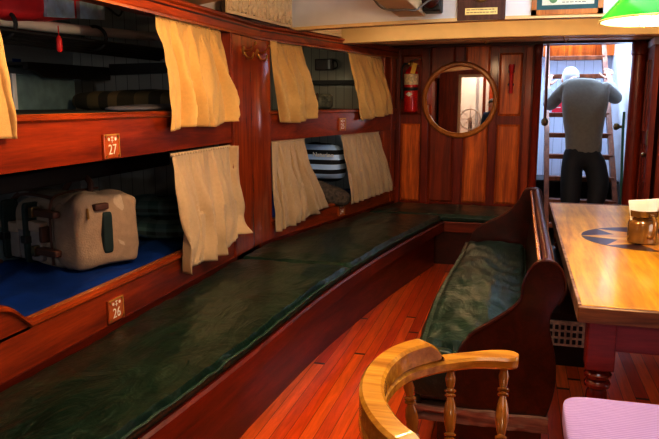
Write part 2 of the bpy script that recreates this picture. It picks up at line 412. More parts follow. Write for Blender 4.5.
# trunk side wall above the rail
bm = B(); box(bm, -1.83, -1.79, -2.6, 4.86, 1.985, 2.53); struct('wall_trunk_left', bm, M['pink_white'])
bm = B(); box(bm, 1.96, 2.0, -2.6, 4.86, 1.985, 2.53); struct('wall_trunk_right', bm, M['pink_white'])
# ------------------------------------------------------------------ carved fretwork ventilator panels
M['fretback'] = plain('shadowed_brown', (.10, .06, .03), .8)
def fret(y0, y1, z0, z1, label, seed):
    off = .02
    t = thing('fretwork_panel', label, 'vent panel', F((y0 + y1) / 2, z0, off), 'carved ventilator panels above the berth rail')
    def P(y, z, o=0):
        a_, c_ = F(y0, z, off + o), F(y1, z, off + o); q_ = a_.lerp(c_, (y - y0) / (y1 - y0)); return q_
    bm = B()
    def bar(ya, yb, za, zb, o0=0, o1=.012): 
        pts = [P(ya, za, o0), P(yb, za, o0), P(yb, zb, o0), P(ya, zb, o0)]
        d = P(ya, za, o1) - P(ya, za, o0); prism(bm, pts, d)
    bar(y0, y1, z0, z0 + .02); bar(y0, y1, z1 - .012, z1); bar(y0, y0 + .025, z0 + .02, z1 - .012); bar(y1 - .025, y1, z0 + .02, z1 - .012)
    link('frame', bm, M['cream'], t, False)
    rnd = random.Random(seed); bm = B()
    h = z1 - z0 - .032; n = max(3, int((y1 - y0 - .05) / h / .62)); cz = z0 + .02 + h / 2
    for i in range(n):
        cy = y0 + .025 + (i + .5) * (y1 - y0 - .05) / n
        w = (y1 - y0 - .05) / n
        tube(bm, [P(cy + cos(a) * w * .40, cz + sin(a) * h * .44, .006) for a in lin(0, 2 * pi, 16)[:-1]], .011, 5, closed=True)
        tube(bm, [P(cy + cos(a) * w * .2, cz + sin(a) * h * .2, .006) for a in lin(0, 2 * pi, 12)[:-1]], .009, 5, closed=True)
        for s in range(8):
            a = s * pi / 4
            tube(bm, [P(cy, cz, .006), P(cy + cos(a + .3) * w * .22, cz + sin(a + .3) * h * .22, .006), P(cy + cos(a) * w * .40, cz + sin(a) * h * .44, .006)], [.014, .010, .011], 5)
        for s in (-1, 1):
            for q in (-1, 1):
                tube(bm, [P(cy + s * w * .5, cz + q * h * .5, .006), P(cy + s * w * .42, cz + q * h * .25, .006), P(cy + s * w * .28, cz + q * h * .36, .006)], [.016, .013, .010], 5)
    m_ = int((y1 - y0 - .05) / .055)
    for i in range(m_):
        cy = y0 + .025 + (i + .5) * (y1 - y0 - .05) / m_; w = (y1 - y0 - .05) / m_
        for (zc_, hh) in ((z0 + .045, .022), (z0 + .10, .03)):
            if zc_ + hh > z1: continue
            tube(bm, [P(cy + cos(a) * w * .42, zc_ + sin(a) * hh, .006) for a in lin(0, 2 * pi, 8)[:-1]], .0055, 5, closed=True)
            tube(bm, [P(cy, zc_ - hh * 1.2, .006), P(cy, zc_ + hh * 1.2, .006)], .004, 5)
    link('carving', bm, M['cream'], t, True)
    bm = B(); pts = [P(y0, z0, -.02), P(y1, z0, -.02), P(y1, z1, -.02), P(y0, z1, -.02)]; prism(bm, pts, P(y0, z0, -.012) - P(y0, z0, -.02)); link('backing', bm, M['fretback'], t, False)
fret(3.86, 4.80, 1.972, 2.20, 'cream carved scrollwork panel on the rail above the coat hooks', 3)
fret(2.95, 3.28, 1.972, 2.30, 'cream carved scrollwork panel above the first upper curtain', 4)
fret(4.98, 5.54, 1.972, 2.062, 'small low cream carved panel above the far berth opening', 5)
# ------------------------------------------------------------------ forward bulkhead
def bulk(x0, x1, z0, z1, y=YB, d=.04, bm=None):
    return box(bm or B(), x0, x1, y, y + d, z0, z1)
bm = B()
bulk(-1.25, .17, 0, 2.1, YB + .012, .04, bm); bulk(.98, 2.0, 0, 2.1, YB + .012, .04, bm); bulk(.17, .98, 1.96, 2.1, YB + .012, .04, bm)
# stiles and rails (proud)
for a, b_ in [(-1.17, -1.13), (-.92, -.855), (-.60, -.52), (-.275, -.21), (.02, .17)]:
    bulk(a, b_, .45 if a != .02 else 0, 2.0, YB - .012, .03, bm)
for a, b_ in [(1.92, 2.0), (1.36, 1.38)]:
    bulk(a, b_, 1.2, 1.34, YB - .012, .03, bm)
struct('wall_forward', bm, M['mah_zdark'], bevel=.004)
pan = [(-1.12, -.93, .48, 1.24, 0), (-1.12, -.93, 1.33, 1.90, 1), (-.845, -.61, .48, 1.98, 1), (-.51, -.285, .48, 1.98, 0),
       (-.20, .01, .48, 1.24, 0), (-.20, .01, 1.32, 1.90, 0), (1.30, 1.9, .3, 1.9, 0)]
def raised(name, x0, x1, z0, z1, y, mat, bev=.018, sgn=-1, parent=None):
    bm = B(); a = [(x0, z0), (x1, z0), (x1, z1), (x0, z1)]; c = [(x0 + bev, z0 + bev), (x1 - bev, z0 + bev), (x1 - bev, z1 - bev), (x0 + bev, z1 - bev)]
    A = [bm.verts.new((x, y, z)) for x, z in a]; D = [bm.verts.new((x, y + sgn * .012, z)) for x, z in c]; E = [bm.verts.new((x, y - sgn * .004, z)) for x, z in a]
    bm.faces.new(D)
    for i in range(4): bm.faces.new((A[i], A[(i + 1) % 4], D[(i + 1) % 4], D[i])); bm.faces.new((E[i], E[(i + 1) % 4], A[(i + 1) % 4], A[i]))
    bm.faces.new(E[::-1])
    return link(name, bm, mat, parent, False, origin=(0, 0, 0) if parent is None else 'auto')
k = 11
for x0, x1, z0, z1, d in pan:
    o = raised('trim_%d' % k, x0, x1, z0, z1, YB + .008, M['mah_panel2'] if d else M['mah_panel']); o['kind'] = 'structure'; k += 1
# rounded glossy door posts
def post(x, y, r, z1, mat, flat=1.0):
    bm = B(); lathe(bm, [(r, 0), (r, z1 - .12), (r * 1.15, z1 - .11), (r * 1.15, z1 - .02), (r, z1)], (x, y, 0), 20); return bm
struct('trim_%d' % k, post(.145, 6.64, .035, 1.97, 0), M['mah_zdark'], True); k += 1
struct('trim_%d' % k, post(.99, 6.60, .062, 1.97, 0), M['mah_zdark'], True); k += 1
bm = box(B(), -.01 + .045, .10, 6.655, 6.69, 0, 1.95); struct('trim_%d' % k, bm, M['mah_z'], bevel=.006); k += 1
bm = box(B(), 1.10, 1.32, 6.1, 6.3, 0, 1.96); struct('trim_%d' % k, bm, M['mah_z'], bevel=.01); k += 1
# gold bead strip left of first raised panel
bm = box(B(), -1.215, -1.185, 6.55, 6.6, .48, 1.9); struct('trim_%d' % k, bm, M['mah_z'], bevel=.004); k += 1
# open cabin door leaf
d = thing('door_1', 'dark panelled wooden door standing open at the right of the companionway', 'door', (1.05, 6.45, 0)); d['kind'] = 'structure'
del d['label']; del d['category']
x0d, y0d, x1d, y1d = 1.075, 6.62, 1.04, 6.02
dv = V((x1d - x0d, y1d - y0d, 0)); nv = V((-dv.y, dv.x, 0)).normalized()
if nv.x > 0: nv = -nv
def dpr(bm, u0, u1, z0, z1, n0, n1):
    P = lambda u, z, n: V((x0d, y0d, z)) + dv * u + nv * n
    prism(bm, [P(u0, z0, n0), P(u1, z0, n0), P(u1, z1, n0), P(u0, z1, n0)], nv * (n1 - n0))
bm = B(); dpr(bm, 0, 1, .02, 1.90, -.015, .015); link('door_leaf', bm, M['mah_panel2'], d, False)
bm = B()
for (u0, u1, z0, z1) in [(0, .14, .02, 1.9), (.86, 1, .02, 1.9), (.14, .86, .02, .2), (.14, .86, 1.1, 1.2), (.14, .86, 1.8, 1.9), (.47, .53, .2, 1.1), (.47, .53, 1.2, 1.8)]: dpr(bm, u0, u1, z0, z1, .015, .028)
link('door_frame', bm, M['mah_zdark'], d, False)
bm = B(); dpr(bm, .84, .97, 1.1, 1.22, .028, .036); P0 = V((x0d, y0d, 1.02)) + dv * .9 + nv * .05; lathe(bm, [(.005, -.03), (.018, -.015), (.022, 0), (.014, .015)], P0, 12, nv)
link('lock', bm, M['darkbrass'], d)
bm = B(); dpr(bm, .0, .9, 1.905, 1.96, -.02, .03); link('door_head', bm, M['tg_lav'], d, False)
# ------------------------------------------------------------------ companionway beyond
bm = box(B(), -.1, 1.3, 8.6, 8.66, 0, 3.0); struct('wall_companion_end', bm, M['tg_lav'])
bm = box(B(), .02, .06, 6.76, 8.6, 0, 3.0); struct('wall_companion_left', bm, M['white'])
bm = box(B(), 1.0, 1.04, 6.76, 8.6, 0, 3.0); struct('wall_companion_right', bm, M['white'])
bm = box(B(), .06, 1.0, 8.45, 8.56, 1.97, 2.22); struct('trim_30', bm, M['mah_panel'])
bm = box(B(), .06, 1.0, 8.40, 8.6, 2.26, 2.30); struct('trim_31', bm, M['ladder'])
# stowage beneath ladder
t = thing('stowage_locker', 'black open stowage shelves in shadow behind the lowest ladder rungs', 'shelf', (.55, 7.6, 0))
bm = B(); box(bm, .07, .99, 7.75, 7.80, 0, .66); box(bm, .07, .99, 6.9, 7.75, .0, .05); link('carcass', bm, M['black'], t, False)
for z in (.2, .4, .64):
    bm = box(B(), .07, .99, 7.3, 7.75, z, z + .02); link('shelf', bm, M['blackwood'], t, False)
# ladder
t = thing('companion_ladder', 'brown wooden companionway ladder rising away to the bright hatch', 'ladder', (.61, 6.7, 0))
LS = lambda z: 6.88 + (z - .53) * (1.25 / 1.42)
zt = 2.35; zb0 = .0
for s in (0, 1):
    bm = B()
    x0, x1 = (.295, .285 - .02) if s == 0 else (.925, .85)
    for q in (0,):
        a = V((x0, LS(0), 0)); c = V((x1, LS(zt), zt)); w = .024; dd = .055
        prism(bm, [a + V((-w, -dd, 0)), a + V((w, -dd, 0)), a + V((w, dd, 0)), a + V((-w, dd, 0))], c - a)
    link('stile', bm, M['ladder'], t, False, bevel=.004)
for kx in range(-2, 9):
    z = .53 + .2025 * kx
    xa = .31 - .01 * kx / 4; xb = .915 - .0075 * kx
    bm = box(B(), xa, xb, LS(z) - .07, LS(z) + .05, z - .045, z)
    st = link('rung', bm, M['ladder'], t, False, bevel=.004)
    bm = box(B(), xa + .16, xb - .16, LS(z) - .072, LS(z) - .045, z, z + .004); link('tread_strip', bm, M['steel'], st, False) if False else bm.free()
# grab rails in the doorway
t = thing('grab_rail', 'green handrail with a dark knob bracket on the right of the ladder', 'handrail', (.93, 6.95, .4))
link('rail', tube(B(), [(.945, 6.95, 1.36), (.945, 6.95, 1.2), (.955, 6.9, .8), (.965, 6.85, .4)], .012, 8), M['greenrail'], t)
bm = B(); lathe(bm, [(.005, 0), (.03, .01), (.034, .03), (.022, .05), (.012, .06), (.012, .1)], (.86, 6.97, 1.22), 14, (1, 0, 0)); link('knob', bm, M['darkbrass'], t)
t = thing('grab_rail', 'short wooden handrail ending in a brass knob left of the ladder', 'handrail', (.20, 6.95, 1.1))
link('rail', tube(B(), [(.235, 6.98, 2.0), (.24, 6.98, 1.28)], .014, 8), M['ladder'], t)
bm = B(); lathe(bm, [(.012, .06), (.03, .04), (.034, .015), (.026, -.01), (.005, -.02)], (.24, 6.98, 1.24), 14); link('knob', bm, M['darkbrass'], t)
# red sign on the end boarding
t = thing('safety_sign', 'small red sign with a white letter behind the ladder', 'sign', (.44, 8.59, 1.35))
link('plate', box(B(), .37, .50, 8.58, 8.598, 1.33, 1.52), M['redsign'], t, False)
bm = B(); text_bm(bm, 'L', .13, Matrix.Translation((.435, 8.578, 1.42)) @ Matrix.Rotation(pi / 2, 4, 'X')); link('letter', bm, M['signwhite'], t, False)
# ------------------------------------------------------------------ berths
def berth(name, label, y0, y1, zlo, zhi, loc_z, curve=False, plate=None, fascia_low=None):
    t = thing('berth', label, 'bunk', F((y0 + y1) / 2, zlo, -.3))
    ys = lin(y0, y1, 30)
    bm = ribbon(B(), ys, [(-.02, zlo), (.022, zlo), (.022, zhi - .02), (-.02, zhi - .02)])
    link('lee_board', bm, M['mah_board'], t)
    def zc(y):
        if not curve: return zhi
        if y > 2.02: return zhi
        s = max(0, min(1, (2.02 - y) / .16)); return zhi + .10 * sin(s * pi / 2)
    bm = B(); prof = [(-.03, -.024), (.026, -.024), (.034, -.016), (.034, -.004), (.022, .004), (-.02, .004), (-.03, -.004)]
    ysm = sorted(set(ys + (lin(1.8, 2.1, 24) if curve else [])))
    rings = [[bm.verts.new(F(y, zc(y) + z, o)) for o, z in prof] for y in ysm]
    for A, D in zip(rings, rings[1:]):
        for q in range(len(prof)): bm.faces.new((A[q], A[(q + 1) % 7], D[(q + 1) % 7], D[q]))
    bm.faces.new(rings[0][::-1]); bm.faces.new(rings[-1])
    link('cap_moulding', bm, M['rail'], t)
    if curve:
        bm = B(); yy = lin(y0, 2.02, 40)
        rings = [[bm.verts.new(F(y, z, o)) for o, z in ((-.02, zhi - .03), (.022, zhi - .03), (.022, zc(y) - .02), (-.02, zc(y) - .02))] for y in yy]
        for A, D in zip(rings, rings[1:]):
            for q in range(4): bm.faces.new((A[q], A[(q + 1) % 4], D[(q + 1) % 4], D[q]))
        bm.faces.new(rings[0][::-1]); bm.faces.new(rings[-1]); link('raised_end', bm, M['mah_board'], t)
    # gold worn line on the cap
    bm = B(); ribbon(bm, lin(max(y0, 2.05) if curve else y0, y1, 20), [(-.012, zhi + .0035), (.014, zhi + .0035), (.014, zhi + .0055), (-.012, zhi + .0055)]); link('worn_edge', bm, M['mah_edge'], t)
    # sleeping platform
    bm = B(); pr = [(-.02, zlo + .02), (-.02, zlo + .05)]
    ysp = lin(y0, y1, 10); A_ = []
    for y in ysp:
        p0, p1 = F(y, zlo + .02, -.02), F(y, zlo + .05, -.02); hx = -2.85
        A_.append([bm.verts.new(p0), bm.verts.new(p1), bm.verts.new((hx, y, p1.z)), bm.verts.new((hx, y, p0.z))])
    for A, D in zip(A_, A_[1:]):
        for q in range(4): bm.faces.new((A[q], A[(q + 1) % 4], D[(q + 1) % 4], D[q]))
    bm.faces.new(A_[0][::-1]); bm.faces.new(A_[-1]); link('platform', bm, M['blackwood'], t)
    if plate:
        yc, zc_, txt = plate
        rotz = pi / 2 if yc < 4.4 else pi / 2 - math.atan(.2348)
        w, h = .058, .052
        o_ = F(yc, zc_, .022); Mx = Matrix.Translation(o_) @ Matrix.Rotation(rotz, 4, 'Z') @ Matrix.Rotation(pi / 2, 4, 'X')
        bm = B(); box(bm, -w, w, -h, h, 0, .012, Mx); pl = link('number_plate', bm, M['platewood'] if 'platewood' in M else M['mah_board'], t, False, bevel=.003)
        bm = B(); box(bm, -w, w, h - .006, h, .012, .0135, Mx); box(bm, w - .005, w, -h, h, .012, .0135, Mx); link('gilt_edge', bm, M['gold'], pl, False)
        bm = B(); text_bm(bm, txt, .062, Mx @ Matrix.Translation((0, -.016, .013))); link('number', bm, M['signwhite'], pl, False)
        bm = B(); text_bm(bm, 'I', .04, Mx @ Matrix.Translation((0, .027, .013)))
        for s in (-1, 1):
            box(bm, -.009, .009, .0225, .026, .0125, .014, Mx) if s == 1 else None
            box(bm, -.009, .009, .036, .0395, .0125, .014, Mx) if s == 1 else None
            lathe(bm, [(.008, .0125), (.008, .0145)], Mx.to_3x3() @ V((0, 0, 0)) + (Mx @ V((s * .025, .03, 0))), 6, Mx.to_3x3() @ V((0, 0, 1)))
        link('mark', bm, M['signwhite'], pl, False)
        for sx in (-1, 1):
            for sy in (-1, 1):
                bm = B(); lathe(bm, [(.0055, .012), (.0055, .016)], Mx @ V((sx * (w - .011), sy * (h - .011), 0)), 8, Mx.to_3x3() @ V((0, 0, 1))); link('screw', bm, M['brass'], pl)
    return t
M['platewood'] = plain('orange_varnish', (.50, .12, .02), .3, coat=.6)
berth('b27', 'upper berth with red-brown board numbered 27', -.25, 3.95, 1.205, 1.40, 0, False, (2.595, 1.262, '27'))
berth('b26', 'lower berth with red-brown board numbered 26 and curved near end', -.25, 3.95, .475, .655, 0, True, (2.56, .54, '26'))
berth('b25', 'upper far berth with a small gold number plate', 4.5, 6.68, 1.18, 1.385, 0, False, (5.56, 1.265, '25'))
berth('b24', 'lower far berth with a small gold number plate above the green settee', 4.5, 6.68, .475, .615, 0, False, (5.55, .545, '24'))
# thick mahogany pillar between the berths
t = thing('berth_pillar', 'broad varnished mahogany pillar between the berths carrying two coat hooks', 'pillar', F(4.2, 0, -.02))
bm = B(); ysp = lin(3.93, 4.52, 6); R = [[bm.verts.new(F(y, z, o)) for o, z in ((-.07, .3), (.03, .3), (.03, 1.862), (-.07, 1.862))] for y in ysp]
for A, D in zip(R, R[1:]):
    for q in range(4): bm.faces.new((A[q], A[(q + 1) % 4], D[(q + 1) % 4], D[q]))
bm.faces.new(R[0][::-1]); bm.faces.new(R[-1]); link('board', bm, M['pillar'], t, bevel=.006)
bm = B(); box(bm, -1.79, -1.692, 3.90, 3.93, .48, 1.862); link('edge_strip', bm, M['mah_z'], t, False, bevel=.004)
bm = B(); ribbon(bm, lin(3.96, 4.5, 3), [(.03, 1.66), (.036, 1.66), (.036, 1.69), (.03, 1.69)]); bm.free()
for yc in (4.10, 4.34):
    h = None
    bm = B(); o_ = F(yc, 1.77, .03)
    lathe(bm, [(.028, 0), (.028, .004), (.018, .008), (.004, .01)], o_, 16, (1, 0, 0))
    h = link('coat_hook', bm, M['brass'], t)
    bm = B(); tube(bm, catmull([o_ + V((.005, 0, 0)), o_ + V((.04, 0, .0)), o_ + V((.06, 0, .012)), o_ + V((.08, 0, .04))], 6), [.008] * 12 + [.006] * 7, 8); lathe(bm, [(.003, 0), (.011, .006), (.011, .014), (.003, .02)], o_ + V((.078, 0, .034)), 10, (.5, 0, 1)); link('upper_prong', bm, M['brass'], h)
    bm = B(); tube(bm, catmull([o_ + V((.005, 0, -.008)), o_ + V((.025, 0, -.04)), o_ + V((.055, 0, -.048)), o_ + V((.07, 0, -.015))], 6), .007, 8); link('lower_prong', bm, M['brass'], h)
# far end post of the berths at the bulkhead
bm = B(); ribbon(bm, [6.42, 6.5, 6.6, 6.68], [(-.05, .48), (.018, .48), (.018, 1.865), (-.05, 1.865)])
struct('trim_32', bm, M['mah_z'], bevel=.005)
# near-end pillar (out of the photograph)
bm = B(); box(bm, -1.77, -1.67, -.75, -.25, 0, 1.862); struct('trim_33', bm, M['mah_z'])
# ------------------------------------------------------------------ mattresses and what lies in the berths
def pad(y0, y1, z0, z1, hx0, amp, seed, e=14, off=-.035):
    bm = B()
    def fn(u, v):
        y = y0 + (y1 - y0) * u
        fx = FX(y) + off; hx = hx0 + .2 * max(0, y - 4.4)
        x = fx + (hx - fx) * v
        ed = min(v, 1 - v, u * 2, (1 - u) * 2) * 12
        z = z1 - (z1 - z0) * .35 * max(0, 1 - ed) ** 2 + amp * noise.noise(V((x * 3 + seed, y * 2.2, seed))) + amp * .55 * (1 - abs(noise.noise(V((x * 4, y * 3 + x * 3, seed)))) * 2.2) - amp * .3
        return V((x, y, z))
    g = grid(bm, fn, 120, 50)
    bot = {}
    bd = [g[i][0] for i in range(121)] + [g[120][j] for j in range(1, 51)] + [g[i][50] for i in range(119, -1, -1)] + [g[0][j] for j in range(49, 0, -1)]
    lo = [bm.verts.new((v.co.x, v.co.y, z0)) for v in bd]
    for i in range(len(bd)): bm.faces.new((bd[i], bd[(i + 1) % len(bd)], lo[(i + 1) % len(bd)], lo[i]))
    bm.faces.new(lo); return bm
tag(link('mattress', pad(-.2, 3.92, .53, .64, -2.62, .034, 1), M['bluecloth']), 'rumpled deep blue mattress under the canvas bag in the near lower berth', 'mattress')
tag(link('mattress', pad(-.2, 3.92, 1.26, 1.405, -2.7, .008, 2), M['darkmat']), 'dark mattress in the near upper berth', 'mattress')
tag(link('mattress', pad(4.55, 6.6, .53, .60, -2.55, .01, 3), M['bluecloth']), 'blue mattress under the striped pillow in the far lower berth', 'mattress')
tag(link('mattress', pad(4.55, 6.6, 1.24, 1.385, -2.6, .006, 4), M['darkmat']), 'thin dark mattress in the far upper berth', 'mattress')
def cloth_lump(c, h, e, M_, fnamp=.02, seed=0, n=40):
    def f(p): 
        q = noise.noise(V((p.x * 7 + seed, p.y * 7, p.z * 7))) * fnamp
        return p * (1 + q / max(.05, p.length))
    return superbox(B(), c, h, n, e, M_, f)
RZ = lambda a: Matrix.Rotation(radians(a), 3, 'Z')
tag(link('blanket', cloth_lump((-2.18, 3.62, 1.455), (.38, .20, .062), .6, RZ(-8), .03, 5), M['plaid']), 'rolled brown and olive plaid blanket in the near upper berth', 'blanket')
tag(link('sheet', cloth_lump((-1.93, 3.45, 1.415), (.16, .45, .022), .8, RZ(4), .06, 8), M['sheet']), 'crumpled grey lilac sheet beside the plaid blanket', 'sheet')
tag(link('pillow', cloth_lump((-2.10, 3.70, .70), (.24, .17, .065), .65, RZ(-6), .02, 2), M['teal_plaid']), 'teal checked pillow lying at the bottom behind the canvas bag', 'pillow')
tag(link('pillow', cloth_lump((-2.14, 3.76, .815), (.22, .14, .06), .65, RZ(5), .02, 3), M['teal_plaid']), 'teal checked pillow stacked on top of another in the lower berth', 'pillow')
# inner boxed locker, shelves
t = thing('hull_locker', 'blue-grey painted box locker against the hull in the near upper berth', 'locker', (-2.62, 3.2, 1.40))
link('carcass', box(B(), -2.84, -2.62, 3.10, 3.66, 1.405, 1.60), M['bluegrey'], t, False, bevel=.006)
bm = box(B(), -2.62, -2.61, 3.11, 3.14, 1.41, 1.60); link('edge_batten', bm, M['tg_lav'], t, False)
bm = box(B(), -2.50, -2.492, 2.5, 3.05, 1.50, 1.506); bm.free()
t = thing('berth_shelf', 'black shelf board with a cut-away bracket over the blue-grey locker', 'shelf', (-2.5, 3.5, 1.6))
link('board', box(B(), -2.85, -2.60, 3.20, 3.98, 1.65, 1.665), M['blackwood'], t, False)
bm = prism(B(), [(-2.58, 3.20, 1.665), (-2.58, 3.98, 1.67), (-2.58, 3.98, 1.59), (-2.58, 3.34, 1.585), (-2.58, 3.25, 1.62), (-2.58, 3.20, 1.625)], (-.03, 0, 0)); link('bracket', bm, M['blackwood'], t, False)
tag(link('berth_shelf', prism(B(), [(-2.56, 3.94, 1.62), (-1.80, 3.94, 1.64), (-1.80, 3.94, 1.70), (-2.56, 3.94, 1.69)], (0, .04, 0)), M['blackwood'], smooth=False), 'black rail across the white boarded end of the near upper berth', 'shelf')
tag(link('berth_shelf', box(B(), -2.74, -2.66, 1.9, 3.7, 1.80, 1.845), M['blackwood'], smooth=False), 'long black batten along the hull under the deck', 'shelf')
tag(link('berth_shelf', box(B(), -2.0 - .1, FX(6.3) - .08, 6.55, 6.66, 1.62, 1.66), M['blackwood'], smooth=False), 'narrow dark shelf at the end of the far upper berth', 'shelf')
tag(link('sticker', box(B(), -2.86, -2.857, 3.42, 3.49, 1.655, 1.70, None), M['bluecloth'], smooth=False), 'small dark blue square sticker on the hull boarding', 'sticker')
# lower berth: dark bar under the upper bunk and white locker box
tag(link('berth_beam', box(B(), -2.2, -2.1, 1.5, 3.85, 1.06, 1.14), M['blackwood'], smooth=False, bevel=.01), 'dark wooden bearer under the upper berth above the bag', 'beam')
tag(link('hull_ledge', box(B(), -2.66, -2.5, .4, 3.9, .62, .82), M['bluegrey'], smooth=False, bevel=.02), 'dim blue-grey ledge along the hull behind the canvas bag', 'ledge')
# pipes and cables under the deck
def pipe(name, pts, r, mat, label, cat):
    return tag(link(name, tube(B(), catmull(pts, 6), r, 12), mat), label, cat)
pipe('white_pipe', [(-2.20, .6, 1.79), (-2.20, 2.4, 1.80), (-2.20, 3.0, 1.81), (-2.19, 3.98, 1.85)], .026, M['pink_white'], 'cream painted pipe under the deck with black ties', 'pipe')
for i in range(6):
    pipe('cable', [(-2.10 - .022 * i, .6, 1.755 - .004 * i), (-2.11 - .022 * i, 2.2, 1.75 - .006 * i + .004 * sin(i)), (-2.10 - .022 * i, 3.1, 1.755 - .009 * i), (-2.11 - .022 * i, 3.98, 1.765 - .01 * i)], .009, M['black'], 'black cable in the bundle slung under the cream pipe', 'cable')
for o in [o for o in C.objects if o.name.startswith('cable') and o.type == 'MESH']: o['group'] = 'black cables under the pipe'
for y in (2.55, 3.22):
    tag(link('cable_tie', tube(B(), [(-2.17 + cos(a) * .07, y, 1.78 + sin(a) * .06) for a in lin(0, 2 * pi, 20)[:-1]], .009, 6, closed=True), M['black']), 'black strap tied round pipe and cables ' + ('left of the red lifejacket' if y < 3 else 'right of the red lifejacket'), 'strap')
# life jacket pushed over the pipe
t = thing('lifejacket', 'red lifejacket with two silver-blue reflective bands stowed under the deck', 'lifejacket', (-2.1, 2.85, 1.86))
jm = Matrix.Rotation(radians(8), 3, 'X')
link('jacket', cloth_lump((-2.27, 2.85, 1.93), (.17, .39, .10), .42, jm, .02, 4), M['redcloth'], t)
for y0, y1 in ((2.74, 2.94), (2.985, 3.19)):
    bm = B(); g = grid(bm, lambda u, v: V((-2.083 + .005 * sin(u * 9), y0 + (y1 - y0) * u, 1.832 + (y0 + (y1 - y0) * u - 2.75) * .08 + .082 * v)), 8, 4)
    ret = bmesh.ops.extrude_face_region(bm, geom=list(bm.faces)); bmesh.ops.translate(bm, verts=[e for e in ret['geom'] if isinstance(e, bmesh.types.BMVert)], vec=(-.02, 0, 0))
    link('reflective_band', bm, M['reflect'], t)
link('webbing', tube(B(), catmull([(-2.10, 3.22, 1.95), (-2.07, 3.3, 1.90), (-2.09, 3.36, 1.96), (-2.15, 3.26, 2.0)], 6), .006, 6), M['black'], t)
t = thing('whistle', 'small red whistle hanging on a cord beneath the lifejacket', 'whistle', (-2.03, 2.83, 1.70))
link('cord', tube(B(), [(-2.09, 2.82, 1.80), (-2.09, 2.82, 1.77), (-2.09, 2.82, 1.745)], .0025, 5), M['redplastic'], t)
bm = B(); lathe(bm, [(.008, 0), (.014, .01), (.014, .06), (.006, .075)], (-2.09, 2.82, 1.68), 12); link('whistle_body', bm, M['redplastic'], t)
for (x, z, w_) in ((-2.66, 1.815, 'upper'), (-2.62, 1.775, 'lower')):
    tag(link('junction_box', box(B(), x, x + .035, 3.965, 3.99, z, z + .022), M['tg_lav'], smooth=False, bevel=.004), 'tiny pale fitting on the boarded berth end under the pipe, the ' + w_ + ' one of two', 'fitting')
# far berth contents
t = thing('bedding_roll', 'olive patterned bedding roll on the far upper berth', 'bedding', (-1.70, 5.62, 1.39))
bm = B(); tube(bm, [(-1.92, 5.55, 1.455), (-1.90, 5.56, 1.455), (-1.56, 5.66, 1.455), (-1.535, 5.665, 1.455)], [.045, .065, .065, .045], 20); link('roll', bm, M['rollcloth'], t)
for k_ in (0.3, .7):
    p = V((-1.90, 5.56, 1.455)).lerp(V((-1.56, 5.66, 1.455)), k_); ax = V((.34, .10, 0)).normalized(); s_ = V((-ax.y, ax.x, 0))
    link('strap', tube(B(), [p + (s_ * cos(a) + V((0, 0, 1)) * sin(a)) * .067 for a in lin(0, 2 * pi, 20)[:-1]], .006, 5, closed=True), M['strap'], t)
t = thing('reading_lamp', 'dark red berth lamp with a pale strip on the far hull', 'lamp', (-1.89, 6.66, 1.76))
link('lamp_case', box(B(), -1.98, -1.80, 6.62, 6.70, 1.76, 1.87), M['mah_dark'], t, False, bevel=.008)
link('pale_strip', box(B(), -1.84, -1.82, 6.61, 6.62, 1.77, 1.86), M['tg_lav'], t, False)
link('handle', tube(B(), catmull([(-1.80, 6.64, 1.86), (-1.76, 6.64, 1.84), (-1.755, 6.64, 1.79), (-1.80, 6.64, 1.77)], 6), .008, 8), M['black'], t)
t = thing('striped_pillow', 'black and pale blue striped pillow standing in the far lower berth', 'pillow', (-1.60, 5.78, .76))
mx = RZ(-12) @ Matrix.Rotation(radians(-14), 3, 'X')
link('cover', cloth_lump((-1.66, 5.74, .93), (.22, .13, .165), .6, mx, .02, 9), M['bw'], t)
bm = B(); text_bm(bm, 'Naturino', .055, Matrix.Translation((-1.60, 5.59, 1.005)) @ Matrix.Rotation(radians(-12), 4, 'Z') @ Matrix.Rotation(pi / 2, 4, 'X'), .004); link('lettering', bm, M['signwhite'], t, False)
tag(link('pillow', cloth_lump((-1.56, 5.52, .69), (.22, .13, .075), .7, RZ(10) @ Matrix.Rotation(radians(18), 3, 'Y'), .02, 12), M['brownpillow']), 'brown flecked pillow leaning below the striped one', 'pillow')
# ------------------------------------------------------------------ canvas travel bag
t = thing('travel_bag', 'tan canvas travel bag with brown leather straps on the blue mattress', 'bag', (-2.2, 3.05, .65))
ang = math.atan2(.30, -.954)  # direction of the long side
e1 = V((cos(ang), sin(ang), 0)); e2 = V((e1.y, -e1.x, 0)); 
if e2.y < 0: e2 = -e2
BC = V((-1.975, 2.72, .655)) + e1 * .30 + e2 * .17 + V((0, 0, .17))
bmx = Matrix((( e1.x, e2.x, 0), (e1.y, e2.y, 0), (0, 0, 1)))
def sag(p):
    k_ = 1 + .03 * sin(p.x * 22) * (p.z > 0) + .05 * noise.noise(p * 9)
    q = V((p.x * k_, p.y * (1 + .10 * max(0, -p.z / .17)), p.z + .02 * noise.noise(p * 6) - .07 * max(0, p.x / .3) * max(0, p.z / .18) + .02 * noise.noise(V((p.x * 13, p.y * 9, 4)))))
    return q
M['canvas_l'] = plain('light_tan_canvas', (.38, .27, .185), .85, bs=.5, bscale=120, var=.08)
bm = superbox(B(), BC, (.31, .175, .18), 72, .34, bmx, sag); link('body', bm, M['canvas'], t)
def bagbox(x0, x1, y0, y1, z0, z1, mat, name, par, bev=.012, e=.25):
    c_ = V(((x0 + x1) / 2, (y0 + y1) / 2, (z0 + z1) / 2)); h_ = ((x1 - x0) / 2, (y1 - y0) / 2, (z1 - z0) / 2)
    bm = superbox(B(), (0, 0, 0), h_, 32, e)
    for v in bm.verts: v.co = BC + bmx @ (v.co + c_ + V((0, 0, .004 * noise.noise((v.co + c_) * 14))))
    return link(name, bm, mat, par, True)
def W(x, y, z): return BC + bmx @ V((x, y, z))
